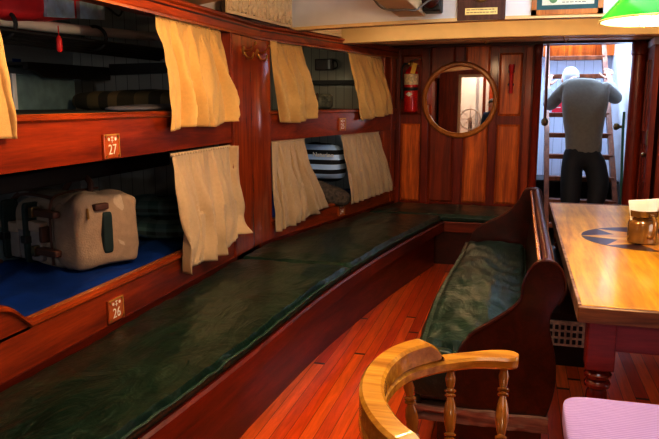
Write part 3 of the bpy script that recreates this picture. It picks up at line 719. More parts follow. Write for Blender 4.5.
# pale flap wrapped over the end that faces the saloon
def sag2(p): 
    q = sag(p); return q + V((-.009 * sin(p.z * 26 + p.y * 14 + 3 * noise.noise(p * 6)), .016 * noise.noise(p * 11), .018 * noise.noise(p * 8 + V((3, 0, 0)))))
link('end_flap', superbox(B(), BC + bmx @ V((-.215, 0, .0)), (.105, .19, .182), 56, .36, bmx, sag2), M['canvas_l'], t)
bagbox(-.06, .12, -.215, -.15, -.15, .02, M['canvas_grey'], 'front_pocket', t)
bagbox(.13, .29, -.21, -.15, -.15, .00, M['canvas_grey'], 'small_pocket', t)
bagbox(-.07, .13, -.222, -.16, .0, .05, M['canvas'], 'pocket_flap', t)
bagbox(.125, .295, -.217, -.16, -.02, .03, M['canvas'], 'pocket_flap', t)
bagbox(-.10, .28, -.14, .02, .15, .178, M['canvas_grey'], 'top_pocket', t)
for z in (.10, -.09):
    s = bagbox(-.20, .0, -.235, -.19, z - .017, z + .017, M['strap'], 'strap', t)
    bagbox(-.05, -.02, -.245, -.20, z - .026, z + .026, M['darkbrass'], 'buckle', s)
bagbox(-.085, -.06, -.222, -.17, -.05, .03, M['strap'], 'leather_tab', t)
for x in (.03, .21):
    bagbox(x - .013, x + .013, -.24, -.15, -.16, .14, M['strap_dark'], 'webbing', t)
    bagbox(x - .02, x + .02, -.25, -.21, -.06, -.02, M['black'], 'clip', t)
bagbox(-.335, -.30, -.055, .0, -.10, .10, M['strap_dark'], 'side_strap', t)
bagbox(-.34, -.31, -.10, -.02, .115, .145, M['strap'], 'end_tab', t)
bm = B(); tube(bm, catmull([W(-.12, .03, .15), W(-.13, .04, .22), W(-.05, .05, .26), (W(.03, .05, .235)), W(.08, .04, .17)], 6), .016, 8); link('handle', bm, M['strap'], t)
bm = B(); tube(bm, catmull([W(.10, -.10, .17), W(.22, -.13, .16), W(.31, -.15, .05), W(.335, -.17, -.08), W(.36, -.20, -.165), W(.30, -.26, -.165), W(.2, -.27, -.168)], 6), .014, 8); link('shoulder_strap', bm, M['strap'], t)
bm = B(); tube(bm, catmull([W(-.10, -.16, .165), W(.0, -.165, .172), W(.14, -.16, .168), W(.27, -.14, .13)], 8), .008, 6); link('zip_piping', bm, M['strap'], t)
bm = B(); tube(bm, catmull([W(-.115, -.19, -.16), W(-.118, -.195, .0), W(-.115, -.18, .15), W(-.11, -.1, .185), W(-.11, .1, .19)], 8), .006, 6); link('seam_piping', bm, M['strap'], t)
bm = B(); tube(bm, [W(-.325, -.135, .13), W(-.335, -.14, .08)], .006, 6); link('zip_pull', bm, M['brass'], t)
# ------------------------------------------------------------------ curtains
def curtain(label, TL, TR, BL, BR, folds, mat, seed, bulge=.03, off_top=.0, off_bot=.05, hem=None, group=None, tie=None, amp=.026):
    """TL.. given as (y, z) on the berth face"""
    rnd = random.Random(seed)
    ph = [rnd.uniform(0, 6.28) for _ in range(4)]
    def fn(u, v):
        ty = TL[0] + (TR[0] - TL[0]) * u; tz = TL[1] + (TR[1] - TL[1]) * u
        by = BL[0] + (BR[0] - BL[0]) * u; bz = BL[1] + (BR[1] - BL[1]) * u
        if hem: bz += hem(u)
        s = v
        y = ty + (by - ty) * (s ** 1.15); z = tz + (bz - tz) * s
        w = u + .05 * noise.noise(V((u * 3, v * 1.6, seed)))
        a = (.012 + amp * s)
        wq = w + .35 / folds * noise.noise(V((u * 5, v * 2.2, seed + 9))); wave = (1 - abs(sin(wq * folds * pi + ph[0])) * 2) * .6 + sin(wq * folds * 3.3 * pi + ph[1]) * .4
        fine = sin(w * folds * 9 * pi + ph[2]) * .006 * max(0, 1 - s * 4)
        o = off_top + (off_bot - off_top) * min(1, s * 1.25) + a * wave * (0.35 + .65 * min(1, s * 3)) + fine + bulge * sin(pi * s) + .012 * noise.noise(V((u * 7, v * 5, seed + 3)))
        y += .012 * cos(w * folds * 2 * pi + ph[0])
        if tie:
            dyz = tie(u, v); y += dyz[0]; z += dyz[1]; o += dyz[2]
        lim = .045 if v > .55 else .006
        if y > 3.90 and y < 4.56: lim = .042 + .012 * (1 + wave)
        return F(y, z, max(o, lim))
    t = link('curtain', B(), mat) if False else None
    bm = B(); grid(bm, fn, 110, 44)
    ro = bm
    root = thing('curtain', label, 'curtain', F((TL[0] + TR[0]) / 2, min(BL[1], BR[1]), .03), group)
    c = link('cloth', bm, mat, root)
    md = c.modifiers.new('thick', 'SOLIDIFY'); md.thickness = .003
    # gathered heading
    bm = B()
    def hd(u, v):
        ty = TL[0] + (TR[0] - TL[0]) * u; tz = TL[1] + (TR[1] - TL[1]) * u
        return F(ty, tz + .004 - .016 * v, .004 + off_top + .006 * sin(u * folds * 9 * pi + ph[2]) + .004 * sin(v * pi))
    grid(bm, hd, 120, 3); hh = link('heading', bm, mat, root); md = hh.modifiers.new('thick', 'SOLIDIFY'); md.thickness = .003
    return root
gu, gl = 'upper berth curtains', 'lower berth curtains'
curtain('yellow-cream curtain at the left edge of the near upper berth', (1.55, 1.85), (1.985, 1.85), (1.50, 1.34), (2.0, 1.325), 3, M['curtain_y'], 11, .01, 0, .045)
curtain('yellow-cream curtain on the upper berth left of the pillar', (3.07, 1.86), (3.80, 1.858), (3.07, 1.305), (3.83, 1.335), 4.5, M['curtain_y'], 12, .02, .0, .06, amp=.058, hem=lambda u: .012 * sin(u * 7))
curtain('yellow-cream curtain on the upper berth right of the pillar', (4.50, 1.862), (4.97, 1.862), (4.60, 1.31), (5.05, 1.335), 4, M['curtain_y'], 13, .03, 0, .06, amp=.048, hem=lambda u: -.02 * sin(u * pi))
curtain('yellow-cream curtain hanging askew on the far upper berth by the bulkhead', (5.70, 1.862), (6.34, 1.862), (5.86, 1.29), (6.48, 1.34), 5, M['curtain_y'], 14, .02, 0, .06, amp=.045)
def pull(u, v):
    k_ = max(0, (u - .72) / .28) * max(0, (v - .72) / .28)
    return (-.05 * k_, .06 * k_, .05 * k_)
curtain('beige curtain on the lower berth left of the pillar, lower corner turned up', (3.16, 1.185), (3.90, 1.185), (3.14, .555), (3.93, .58), 5, M['curtain_b'], 15, .015, 0, .055, tie=pull, amp=.048, hem=lambda u: .012 * sin(u * 9))
curtain('beige curtain on the lower berth right of the pillar, swept sideways', (4.50, 1.175), (5.00, 1.175), (4.52, .53), (5.12, .58), 7, M['curtain_b'], 16, .015, 0, .055, tie=lambda u, v: (.30 * max(0, (u - .6) / .4) * max(0, v - .35) ** 1.2, .04 * max(0, (u - .6) / .4) * v, 0), amp=.038)
curtain('tan pleated curtain on the far lower berth by the bulkhead', (5.60, 1.175), (6.33, 1.18), (5.69, .575), (6.56, .60), 8, M['curtain_b'], 17, .01, 0, .055, amp=.02)
# ------------------------------------------------------------------ settee
def SF(y):
    P = [(-.4, -1.19), (1.0, -1.17), (2.2, -1.05), (3.6, -.985), (4.8, -.83), (6.0, -.60)]
    for (a, xa), (b_, xb) in zip(P, P[1:]):
        if y <= b_: return xa + (xb - xa) * (y - a) / (b_ - a)
    return P[-1][1]
def smoothSF(y): return sum(SF(y + d) for d in (-.4, -.2, 0, .2, .4)) / 5 if y < 5.6 else SF(y)
YR = 6.0
t = thing('settee', 'long mahogany L-shaped settee base running under the berths to the bulkhead', 'settee', (-1.4, 3.0, 0))
ys = lin(-.3, YR, 40)
bm = B(); R = []
for y in ys:
    x = smoothSF(y); R.append([bm.verts.new(p) for p in ((x - .085, y, 0), (x - .085, y, .36), (FX(y) + .03, y, .36), (FX(y) + .03, y, 0))])
for A, D in zip(R, R[1:]):
    for q in range(4): bm.faces.new((A[q], A[(q + 1) % 4], D[(q + 1) % 4], D[q]))
bm.faces.new(R[0][::-1]); bm.faces.new(R[-1]); link('base', bm, M['mah_y'], t)
bm = B(); box(bm, -1.3, .02, YR + .08, YB - .0, 0, .36); link('return_base', bm, M['mah_dark'], t, False)
def strip(prof, y0=-.3, y1=YR, n=40):
    bm = B(); R = [[bm.verts.new((smoothSF(y) + o, y, z)) for o, z in prof] for y in lin(y0, y1, n)]
    k_ = len(prof)
    for A, D in zip(R, R[1:]):
        for q in range(k_): bm.faces.new((A[q], A[(q + 1) % k_], D[(q + 1) % k_], D[q]))
    bm.faces.new(R[0][::-1]); bm.faces.new(R[-1]); return bm
link('front_rail', strip([(-.10, .30), (-.03, .30), (.0, .315), (.0, .395), (-.012, .405), (-.05, .405), (-.10, .36)]), M['mah_y'], t)
bm = B(); box(bm, -.64, .0, YR, YR + .09, .31, .405); link('return_rail', bm, M['mah_x'], t, False, bevel=.006)
bm = B(); box(bm, -.605 - .3, .0, YR + .02, YR + .1, .0, .31); bm.free()
bm = B(); ribbon(bm, lin(-.3, 6.66, 30), [(.0, .36), (.03, .36), (.03, .48), (.0, .48)]); link('back_rail', bm, M['mah_y'], t)
# cushions
def cushion(label, fx0, fx1, y0, y1, zt, th, seed, mat, nx=34, ny=90, crown=.015, cat='cushion', wr=.008, parent=None, edge=9):
    """fx0(y)=back x, fx1(y)=front x"""
    bm = B()
    def mk(zsign):
        def fn(u, v):
            y = y0 + (y1 - y0) * u; a, b_ = fx0(y), fx1(y); x = a + (b_ - a) * v
            du = min(u, 1 - u) * (y1 - y0); dvv = min(v, 1 - v) * abs(b_ - a); r = .03
            e_ = 1 - sqrt(max(0, 1 - max(0, 1 - min(du, dvv) / r) ** 2))
            z = th / 2 * (1 - e_ * .75)
            if zsign > 0:
                z += crown * min(1, min(du, dvv) * 6) + wr * noise.noise(V((x * 5 + seed, y * 2.5, 1))) + wr * .7 * noise.noise(V((x * 14, y * 7 + x * 6, seed)))
                z += wr * .9 * max(0, 1 - dvv * 9) * noise.noise(V((seed, y * 14, x * 6)))
            return V((x, y, zt - th / 2 + z * zsign))
        return fn
    g1 = grid(bm, mk(1), ny, nx); g0 = grid(bm, mk(-1), ny, nx)
    def bd(g): return [g[i][0] for i in range(ny + 1)] + [g[ny][j] for j in range(1, nx + 1)] + [g[i][nx] for i in range(ny - 1, -1, -1)] + [g[0][j] for j in range(nx - 1, 0, -1)]
    a, c = bd(g1), bd(g0)
    # bulged side
    N = len(a); mid = []
    cen = V(((fx0((y0 + y1) / 2) + fx1((y0 + y1) / 2)) / 2, (y0 + y1) / 2, 0))
    for i in range(N): bm.faces.new((a[i], a[(i + 1) % N], c[(i + 1) % N], c[i]))
    pip = [V(v.co) for v in a]
    if parent is None:
        rt = thing('cushion', label, cat, (cen.x, cen.y, zt - th))
    else: rt = parent
    link('cover' if parent is None else 'seat_cushion', bm, mat, rt)
    bm = B(); tube(bm, [p + V((0, 0, .002)) for p in pip], .0055, 6, closed=True); link('piping', bm, M['piping'], rt)
    return rt
cushion('long dark green vinyl settee cushion nearest the viewer', lambda y: FX(y) + .04, lambda y: smoothSF(y) - .015, -.25, 3.93, .468, .075, 1, M['green'], ny=120)
cushion('dark green vinyl settee cushion further along below the far berths', lambda y: FX(y) + .04, lambda y: smoothSF(y) - .015, 3.955, 5.97, .468, .075, 2, M['green'], ny=80)
cushion('dark green vinyl cushion across the end in front of the bulkhead', lambda y: max(-1.5, FX(y) + .05), lambda y: .0, 6.0, 6.66, .468, .075, 3, M['green'], nx=60, ny=30)
# ------------------------------------------------------------------ pew-like bench
t = thing('bench', 'dark mahogany pew bench with scrolled ends and green vinyl seat', 'bench', (-.1, 3.7, 0))
bench = t
BY0, BY1 = 2.60, 4.80
def endprof():
    # (x, z) outline of the near arm/end panel, traced anticlockwise
    P = [(-.20, .22), (-.215, .34), (-.20, .46), (-.15, .545), (-.08, .60), (-.02, .645), (.02, .685), (.04, .72), (.042, .76), (.058, .815), (.09, .855), (.13, .866), (.165, .85), (.188, .81), (.195, .76), (.185, .72), (.165, .69), (.15, .655), (.148, .60), (.162, .54), (.178, .46), (.18, .38), (.168, .30), (.15, .24), (.14, .22)]
    return catmull([(x, 0, z) for x, z in P], 3)
def endpanel(y0, y1, name, sc_=1):
    pts = [V((p.x, y0, p.z)) for p in endprof()]
    bm = prism(B(), pts, (0, y1 - y0, 0)); o = link(name, bm, M['mah_dark'], bench, bevel=.008)
    return o
ep = endpanel(BY0, BY0 + .05, 'end_panel'); 
# carved edge bead and worn highlights on near panel
pp = [V((p.x, BY0 - .002, p.z)) for p in endprof()][9:48]
link('edge_bead', tube(B(), pp, .006, 6), M['mah_dark'], ep)
# far end wing (low sweeping wing)
P = [(-.30, .22), (-.30, .42), (-.295, .50), (-.25, .58), (-.17, .63), (-.08, .68), (-.01, .74), (.03, .80), (.06, .86), (.10, .875), (.15, .87), (.18, .83), (.185, .77), (.165, .70), (.16, .60), (.17, .40), (.15, .22)]
bm = prism(B(), [V((p.x, BY1, p.z)) for p in catmull([(x, 0, z) for x, z in P], 3)], (0, .05, 0)); link('end_panel', bm, M['mah_dark'], bench, bevel=.008)
# backrest: panel + rounded rails
bm = B(); pr = [(.085, .45), (.125, .83), (.155, .83), (.135, .45)]
prism(bm, [V((x, BY0 + .05, z)) for x, z in pr], (0, BY1 - BY0 - .05, 0)); link('backrest', bm, M['mah_dark'], bench, False)
bm = B(); tube(bm, [(.135, BY0 + .04, .835), (.135, BY1 + .02, .845)], .024, 16); link('top_rail', bm, M['mah_dark'], bench)
bm = B(); tube(bm, [(.10, BY0 + .04, .845), (.10, BY1 + .02, .852)], .008, 8); link('rail_bead', bm, M['mah_edge'], bench)
bm = B(); box(bm, -.34, .14, BY0 + .02, BY1 + .03, .25, .40); link('seat_box', bm, M['mah_dark'], bench, False, bevel=.01)
bm = B(); box(bm, -.27, .14, BY0 + .05, BY1, 0, .25); link('plinth', bm, M['mah_dark'], bench, False)
bm = B(); grid(bm, lambda u, v: V((-.37 + .53 * u, BY0 - .02 + .012 * noise.noise(V((u * 9, v * 3, 1))), .185 + .06 * v + .008 * noise.noise(V((u * 6, 3, 2))) * (v > .5))), 40, 4)
ret = bmesh.ops.extrude_face_region(bm, geom=list(bm.faces)); bmesh.ops.translate(bm, verts=[e for e in ret['geom'] if isinstance(e, bmesh.types.BMVert)], vec=(0, .10, 0))
link('worn_sill', bm, M['worn'], bench, smooth=True)
bm = box(B(), -.37, -.33, BY0, BY1 + .02, .19, .25); link('front_sill', bm, M['mah_dark'], bench, False, bevel=.006)
cushion('x', lambda y: .075, lambda y: -.335 - .02 * sin((y - 2.6) * 2.2), BY0 + .055, BY1 - .01, .492, .11, 6, M['green2'], ny=70, crown=.012, wr=.012, parent=bench)
bm = B()
def drop(u, v):
    y = BY0 - .0 + (BY1 - BY0) * u
    return V((-.345 - .02 * sin((y - 2.6) * 2.2) - .03 * sin(pi * v) + .006 * noise.noise(V((y * 9, v * 3, 5))), y, .475 - .19 * v))
grid(bm, drop, 60, 12)
ret = bmesh.ops.extrude_face_region(bm, geom=list(bm.faces)); bmesh.ops.translate(bm, verts=[e for e in ret['geom'] if isinstance(e, bmesh.types.BMVert)], vec=(.07, 0, 0))
link('cushion_front', bm, M['green2'], bench)
bm = B(); superbox(bm, (-.285, BY0 - .0, .385), (.085, .03, .10), 24, .4); link('cushion_end', bm, M['green2'], bench)
# small green seat behind the bench back, and the vent grille
t = thing('stool', 'teal cushioned low seat between the bench back and the table', 'seat', (.33, 4.6, 0))
link('seat_box', box(B(), .22, .5, 4.3, 4.95, 0, .38), M['mah_dark'], t, False, bevel=.01)
bm = superbox(B(), (.36, 4.62, .42), (.15, .34, .04), 28, .3); link('seat_pad', bm, M['green2'], t)
t = thing('vent_grille', 'pale slotted vent grille at floor level behind the bench', 'vent', (.26, 3.75, .0))
link('plate', box(B(), .20, .40, 3.80, 3.82, .12, .26), M['label_cream'], t, False)
bm = B()
for i in range(6):
    for j in range(3): box(bm, .212 + i * .031, .230 + i * .031, 3.797, 3.80, .135 + j * .04, .160 + j * .04)
link('slots', bm, M['black'], t, False)
link('casing', box(B(), .19, .41, 3.82, 4.2, 0, .3), M['blackwood'], t, False)
# ------------------------------------------------------------------ table
t = thing('table', 'long saloon table with golden oak top, compass inlay and red turned legs', 'table', (.64, 3.65, 0))
TX0, TX1, TY0, TY1 = .225, 1.06, 2.40, 4.92
link('tabletop', box(B(), TX0 + .012, TX1 - .012, TY0 + .015, TY1 - .015, .715, .76), M['oak_top'], t, False, bevel=.003)
bm = B(); box(bm, TX0, TX1, TY0 - .01, TY0 + .016, .702, .758); link('front_edging', bm, M['oak_edge'], t, False, bevel=.004)
bm = B(); box(bm, TX0, TX1, TY1 - .015, TY1 + .01, .702, .763); link('far_edging', bm, M['oak_edge'], t, False, bevel=.004)
for x0 in (TX0, TX1 - .013):
    bm = B(); box(bm, x0, x0 + .013, TY0 + .016, TY1 - .015, .702, .762); link('side_edging', bm, M['worn'] if x0 == TX0 else M['oak_edge'], t, False, bevel=.003)
bm = B(); box(bm, TX0 + .10, TX1 - .10, TY0 + .06, TY0 + .09, .585, .715); box(bm, TX0 + .10, TX1 - .10, TY1 - .09, TY1 - .06, .585, .715)
box(bm, TX0 + .06, TX0 + .09, TY0 + .1, TY1 - .1, .6, .715); box(bm, TX1 - .09, TX1 - .06, TY0 + .1, TY1 - .1, .6, .715); link('apron', bm, M['apron'], t, False, bevel=.004)
for lx in (TX0 + .09, TX1 - .09):
    for ly in (TY0 + .10, TY1 - .10):
        bm = B(); box(bm, lx - .048, lx + .048, ly - .048, ly + .048, .51, .70)
        lg = link('leg', bm, M['apron'], t, False, bevel=.005)
        bm = B(); lathe(bm, [(.03, 0), (.04, .02), (.038, .06), (.028, .09), (.034, .14), (.042, .25), (.040, .38), (.036, .42), (.032, .43), (.044, .44), (.046, .452), (.040, .463), (.034, .467), (.046, .475), (.048, .487), (.040, .498), (.034, .502), (.038, .51)], (lx, ly, 0), 28); link('turned_shaft', bm, M['tleg'], lg)
# compass rose: thin solid veneers, non-overlapping star on a dark disc
cx, cy, R0 = .665, 3.72, .335
def veneer(bm, pts, z0, z1): prism(bm, [V((cx + x, cy + y, z0)) for x, y in pts], (0, 0, z1 - z0))
def ringpts(r): return [(cos(a) * r, sin(a) * r) for a in lin(0, 2 * pi, 64)[:-1]]
bm = B(); veneer(bm, ringpts(R0), .7595, .7606); inl = link('compass_inlay', bm, M['inlay_light'], t, False)
bm = B(); veneer(bm, ringpts(R0 - .012), .7600, .7612); link('inlay_disc', bm, M['inlay_dark'], inl, False)
for L_, a0, wdt, z in ((R0 - .014, pi / 4, .12, .7618), (R0 - .012, 0, .135, .7624)):
    for half, mt in ((1, 'inlay_light'), (-1, 'inlay_mid')):
        bm = B()
        for k_ in range(4):
            a = a0 + k_ * pi / 2; b_ = a + half * pi / 4
            veneer(bm, [(0, 0), (cos(a) * L_, sin(a) * L_), (cos(b_) * wdt, sin(b_) * wdt)], .7605, z)
        link('star_points', bm, M[mt], inl, False)
# mug with napkins
t = thing('mug', 'amber glazed handled mug holding paper napkins on the compass inlay', 'mug', (.615, 3.60, .7615))
mc = V((.612, 3.60, .7615))
bm = B(); lathe(bm, [(.055, 0), (.066, .006), (.068, .02), (.068, .10), (.063, .112), (.056, .118), (.056, .128), (.066, .136), (.067, .165), (.062, .165), (.056, .13), (.056, .03), (.02, .02)], mc, 32); link('mug_body', bm, M['amber'], t)
bm = B(); tube(bm, catmull([mc + V((.02, -.062, .145)), mc + V((.032, -.10, .14)), mc + V((.036, -.11, .09)), mc + V((.03, -.095, .045)), mc + V((.02, -.064, .04))], 6), .009, 10); link('handle', bm, M['amber'], t)
t = thing('napkins', 'stack of folded white paper napkins standing in the amber mug', 'napkins', mc + V((0, 0, .06)))
rn = random.Random(5)
for i in range(7):
    a = -.35 + .05 * i; w = .047 + .004 * rn.random(); zz = .195 + .025 * rn.random() - .004 * i
    Mx = Matrix.Translation(mc + V((0, -.03 + .010 * i, .05))) @ Matrix.Rotation(.05 * (i - 3), 4, 'Z') @ Matrix.Rotation(-.06 + .02 * i, 4, 'Y')
    bm = B(); grid(bm, lambda u, v: Mx @ V(((u - .5) * 2 * w * (1 + .35 * v), .004 * sin(u * 7 + i), v * (zz - .05) + .01 * u * (v > .9))), 12, 8)
    ret = bmesh.ops.extrude_face_region(bm, geom=list(bm.faces)); bmesh.ops.translate(bm, verts=[e for e in ret['geom'] if isinstance(e, bmesh.types.BMVert)], vec=(0, .006, 0))
    link('napkin', bm, M['paper'], t)
# ------------------------------------------------------------------ captain's chair
t = thing('captains_chair', 'honey-coloured wooden captain chair with curved back in the foreground', 'chair', (-.02, 1.55, 0))
CZ = .70
ctr = [( .03, 1.985), (-.06, 1.965), (-.15, 1.92), (-.225, 1.86), (-.29, 1.77), (-.32, 1.64), (-.31, 1.50), (-.265, 1.38), (-.19, 1.28), (-.08, 1.22), (.03, 1.19), (.10, 1.18)]
path = catmull([(x, y, 0) for x, y in ctr], 8)
def bow(bm, path, wfn, z0, z1, name=None):
    R = []; n = len(path)
    for i, p in enumerate(path):
        t_ = (path[min(i + 1, n - 1)] - path[max(i - 1, 0)]).normalized(); s_ = V((-t_.y, t_.x, 0))
        w = wfn(i / (n - 1)); a, c = (z0(i / (n - 1)), z1(i / (n - 1)))
        ch = min(.008, w * .3)
        R.append([bm.verts.new(p + s_ * o + V((0, 0, z))) for o, z in ((-w, a + ch), (-w, c - ch), (-w + ch, c), (w - ch, c), (w, c - ch), (w, a + ch), (w - ch, a), (-w + ch, a))])
    for A, D in zip(R, R[1:]):
        for q in range(8): bm.faces.new((A[q], A[(q + 1) % 8], D[(q + 1) % 8], D[q]))
    bm.faces.new(R[0][::-1]); bm.faces.new(R[-1]); return bm
def armw(s):
    e_ = min(s, 1 - s)
    w = .030 + .012 * max(0, 1 - abs(e_ - .05) / .08)
    if e_ < .03: w *= sqrt(max(.05, 1 - (1 - e_ / .03) ** 2))
    return w
link('arm_bow', bow(B(), path, armw, lambda s: CZ - .018, lambda s: CZ + .018), M['chair_wood'], t)
cp = path[20:70]
def crz(s):
    k_ = min(s, 1 - s); return CZ + .02 + .062 * min(1, (k_ / .10)) ** .6 if k_ < .10 else CZ + .082
link('crest_rail', bow(B(), cp, lambda s: .030 - .008 * max(0, 1 - min(s, 1 - s) / .06), lambda s: CZ + .0185, crz), M['chair_wood'], t)
link('seat', superbox(B(), (-.045, 1.575, .435), (.215, .235, .024), 40, .5), M['chair_wood'], t)
sp = [(.008, 0), (.011, .03), (.015, .10), (.018, .18), (.010, .22), (.016, .235), (.016, .25), (.010, .265), (.017, .28), (.017, .30), (.011, .315), (.014, .36), (.018, .44), (.019, .52), (.016, .6), (.011, .66), (.010, .68), (.016, .695), (.016, .71), (.010, .725), (.017, .74), (.017, .76), (.010, .775), (.013, .82), (.016, .88), (.012, .94), (.011, 1)]
for i in (4, 17, 29, 39, 48, 58, 68, 77):
    p = path[i]; c0 = V((0, 1.575, 0)); q = p + (c0 - p) * .10
    q = V((max(-.24, min(q.x, .12)), q.y, .452)); q.y = max(1.36, min(1.79, q.y))
    bm = B(); lathe2(bm, sp, q, (p.x, p.y, CZ - .016 if True else 0), 16); link('spindle', bm, M['chair_wood_dk'], t)
for sx in (-1, 1):
    for sy in (-1, 1):
        bm = B(); lathe2(bm, [(.012, 0), (.014, .05), (.02, .2), (.024, .35), (.015, .42), (.024, .45), (.015, .48), (.024, .6), (.026, .8), (.018, .95), (.018, 1)], (-.045 + sx * .19, 1.575 + sy * .21, 0), (-.045 + sx * .14, 1.575 + sy * .16, .42), 16); link('leg', bm, M['chair_wood_dk'], t)
for sy in (-1, 1):
    bm = B(); lathe2(bm, [(.009, 0), (.016, .5), (.009, 1)], (-.22, 1.575 + sy * .193, .17), (.13, 1.575 + sy * .193, .17), 12); link('stretcher', bm, M['chair_wood_dk'], t)
# ------------------------------------------------------------------ lilac stool
t = thing('cushioned_stool', 'wooden stool with a lilac cloth cushion at the near end of the table', 'stool', (.48, 1.95, 0))
def taper(p): return V((p.x * (1 - .04 * (p.y < 0)), p.y, p.z))
link('cushion', superbox(B(), (.46, 1.97, .462), (.285, .29, .038), 56, .22, None, taper), M['lilac'], t)
link('seat', superbox(B(), (.46, 1.97, .412), (.27, .275, .014), 40, .2), M['chair_wood'], t)
for sx in (-1, 1):
    for sy in (-1, 1):
        bm = B(); lathe2(bm, [(.014, 0), (.018, .3), (.024, .6), (.018, .65), (.026, .8), (.02, 1)], (.46 + sx * .22, 1.97 + sy * .22, 0), (.46 + sx * .19, 1.97 + sy * .19, .40), 14); link('leg', bm, M['chair_wood_dk'], t)
# ------------------------------------------------------------------ round mirror
mx_, mz_ = -.557, 1.468
t = thing('round_mirror', 'large round mirror in a turned honey wood frame on the bulkhead', 'mirror', (mx_, YB - .02, mz_ - .36))
bm = B(); lathe(bm, [(.308, 0), (.312, .022), (.325, .034), (.345, .034), (.358, .022), (.362, 0)], (mx_, YB - .012, mz_), 72, (0, -1, 0), cap=False)
# close ring back
link('frame', bm, M['mirror_frame'], t)
bm = B(); lathe(bm, [(.312, .003), (.312, .012)], (mx_, YB - .012, mz_), 72, (0, -1, 0)); link('glass', bm, M['mirror'], t, False)
# ------------------------------------------------------------------ fire extinguisher
ex_, ey_, ez_ = -1.012, 6.60, 1.352
t = thing('fire_extinguisher', 'red fire extinguisher with yellow tag hanging on the bulkhead', 'fire extinguisher', (ex_, ey_, ez_))
bm = B(); lathe(bm, [(.055, 0), (.066, .01), (.068, .03), (.068, .34), (.062, .375), (.045, .40), (.025, .415), (.022, .43)], (ex_, ey_, ez_), 28); link('cylinder', bm, M['red'], t)
bm = B(); lathe(bm, [(.0688, .26), (.0688, .36)], (ex_, ey_, ez_), 28, cap=False); link('instruction_label', bm, M['label_cream'], t)
bm = B(); lathe(bm, [(.0692, .205), (.0705, .208), (.0705, .232), (.0692, .235)], (ex_, ey_, ez_), 28, cap=False); link('holding_band', bm, M['black'], t)
bm = B(); 
a0 = -pi / 2 - .15
vs = []
for (da, dz) in ((-.55, .17), (0, .148), (.55, .17), (0, .195)): vs.append(bm.verts.new((ex_ + .0692 * cos(a0 + da), ey_ + .0692 * sin(a0 + da) - (.006 if abs(da) < .1 else 0), ez_ + dz)))
bm.faces.new((vs[0], vs[1], vs[3])); bm.faces.new((vs[1], vs[2], vs[3])); link('diamond_label', bm, M['signwhite'], t)
bm = B(); lathe(bm, [(.018, .425), (.018, .47), (.012, .48)], (ex_, ey_, ez_), 14); box(bm, ex_ - .03, ex_ + .015, ey_ - .012, ey_ + .012, ez_ + .45, ez_ + .465); link('valve', bm, M['brass'], t)
bm = B(); tube(bm, [(ex_ - .01, ey_, ez_ + .475), (ex_ + .03, ey_ - .02, ez_ + .492), (ex_ + .10, ey_ - .04, ez_ + .505)], .007, 8); tube(bm, [(ex_ - .0, ey_, ez_ + .455), (ex_ + .04, ey_ - .02, ez_ + .452), (ex_ + .08, ey_ - .04, ez_ + .43)], .006, 8); link('lever', bm, M['steel'], t)
bm = B(); tube(bm, catmull([(ex_ - .02, ey_, ez_ + .455), (ex_ - .07, ey_ - .01, ez_ + .45), (ex_ - .09, ey_ - .01, ez_ + .38), (ex_ - .088, ey_ - .01, ez_ + .26), (ex_ - .085, ey_ - .01, ez_ + .2)], 6), .009, 8); h = link('hose', bm, M['black'], t)
bm = B(); lathe(bm, [(.010, 0), (.016, .02), (.012, .07), (.010, .10)], (ex_ - .085, ey_ - .01, ez_ + .12), 12); link('nozzle', bm, M['black'], h)
bm = box(B(), -.022, .022, -.001, .001, -.05, .05, Matrix.Translation((ex_ + .035, ey_ - .075, ez_ + .41)) @ Matrix.Rotation(.25, 4, 'Y')); link('inspection_tag', bm, M['label_yellow'], t, False)
bm = box(B(), ex_ - .03, ex_ + .03, ey_ + .066, YB + .0, ez_ + .2, ez_ + .24); link('wall_bracket', bm, M['black'], t, False)
# red torch on the right panel
t = thing('torch', 'slim red torch held in clips on the right bulkhead panel', 'torch', (-.09, YB - .03, 1.53))
bm = B(); lathe(bm, [(.016, 0), (.018, .01), (.016, .14), (.020, .16), (.016, .17), (.021, .18), (.016, .19), (.022, .21), (.026, .23), (.026, .262)], (-.088, YB - .034, 1.53), 16); link('torch_body', bm, M['redplastic'], t)
for z in (1.60, 1.72, 1.76):
    bm = box(B(), -.118, -.062, YB - .03, YB - .006, z, z + .02); link('clip', bm, M['black'], t, False, bevel=.003)
# ------------------------------------------------------------------ coaming wall plaques
YW = 4.85
t = thing('wall_plaque', 'dark wooden award plaque with a gold plate on the white wall', 'plaque', (-.28, YW, 1.99))
link('board', box(B(), -.437, -.121, YW - .018, YW, 1.992, 2.40), M['plaquewood'], t, False, bevel=.004)
gp = link('engraved_plate', box(B(), -.385, -.172, YW - .021, YW - .018, 2.028, 2.072), M['goldplate'], t, False)
bm = B()
rr = random.Random(2)
for z in (2.058, 2.040):
    x = -.375
    while x < -.19:
        w = rr.uniform(.008, .026); box(bm, x, min(x + w, -.182), YW - .0222, YW - .021, z, z + .005); x += w + .005
link('engraving', bm, M['ink'], gp, False)
bm = B(); lathe(bm, [(.055, 0), (.055, .006), (.04, .012)], (-.28, YW - .018, 2.16), 24, (0, -1, 0)); link('medallion', bm, M['darkbrass'], t)
t = thing('framed_certificate', 'certificate with a green seal in a brown frame and teal mat', 'picture', (.265, YW, 2.01))
x0, x1, z0, z1 = .045, .487, 2.012, 2.40
bm = B()
for a in ((x0, x1, z0, z0 + .032), (x0, x1, z1 - .032, z1), (x0, x0 + .032, z0, z1), (x1 - .032, x1, z0, z1)): box(bm, a[0], a[1], YW - .025, YW, a[2], a[3])
link('frame', bm, M['mirror_frame'], t, False)
link('mat', box(B(), x0 + .03, x1 - .03, YW - .010, YW - .004, z0 + .03, z1 - .03), M['greenmat'], t, False)
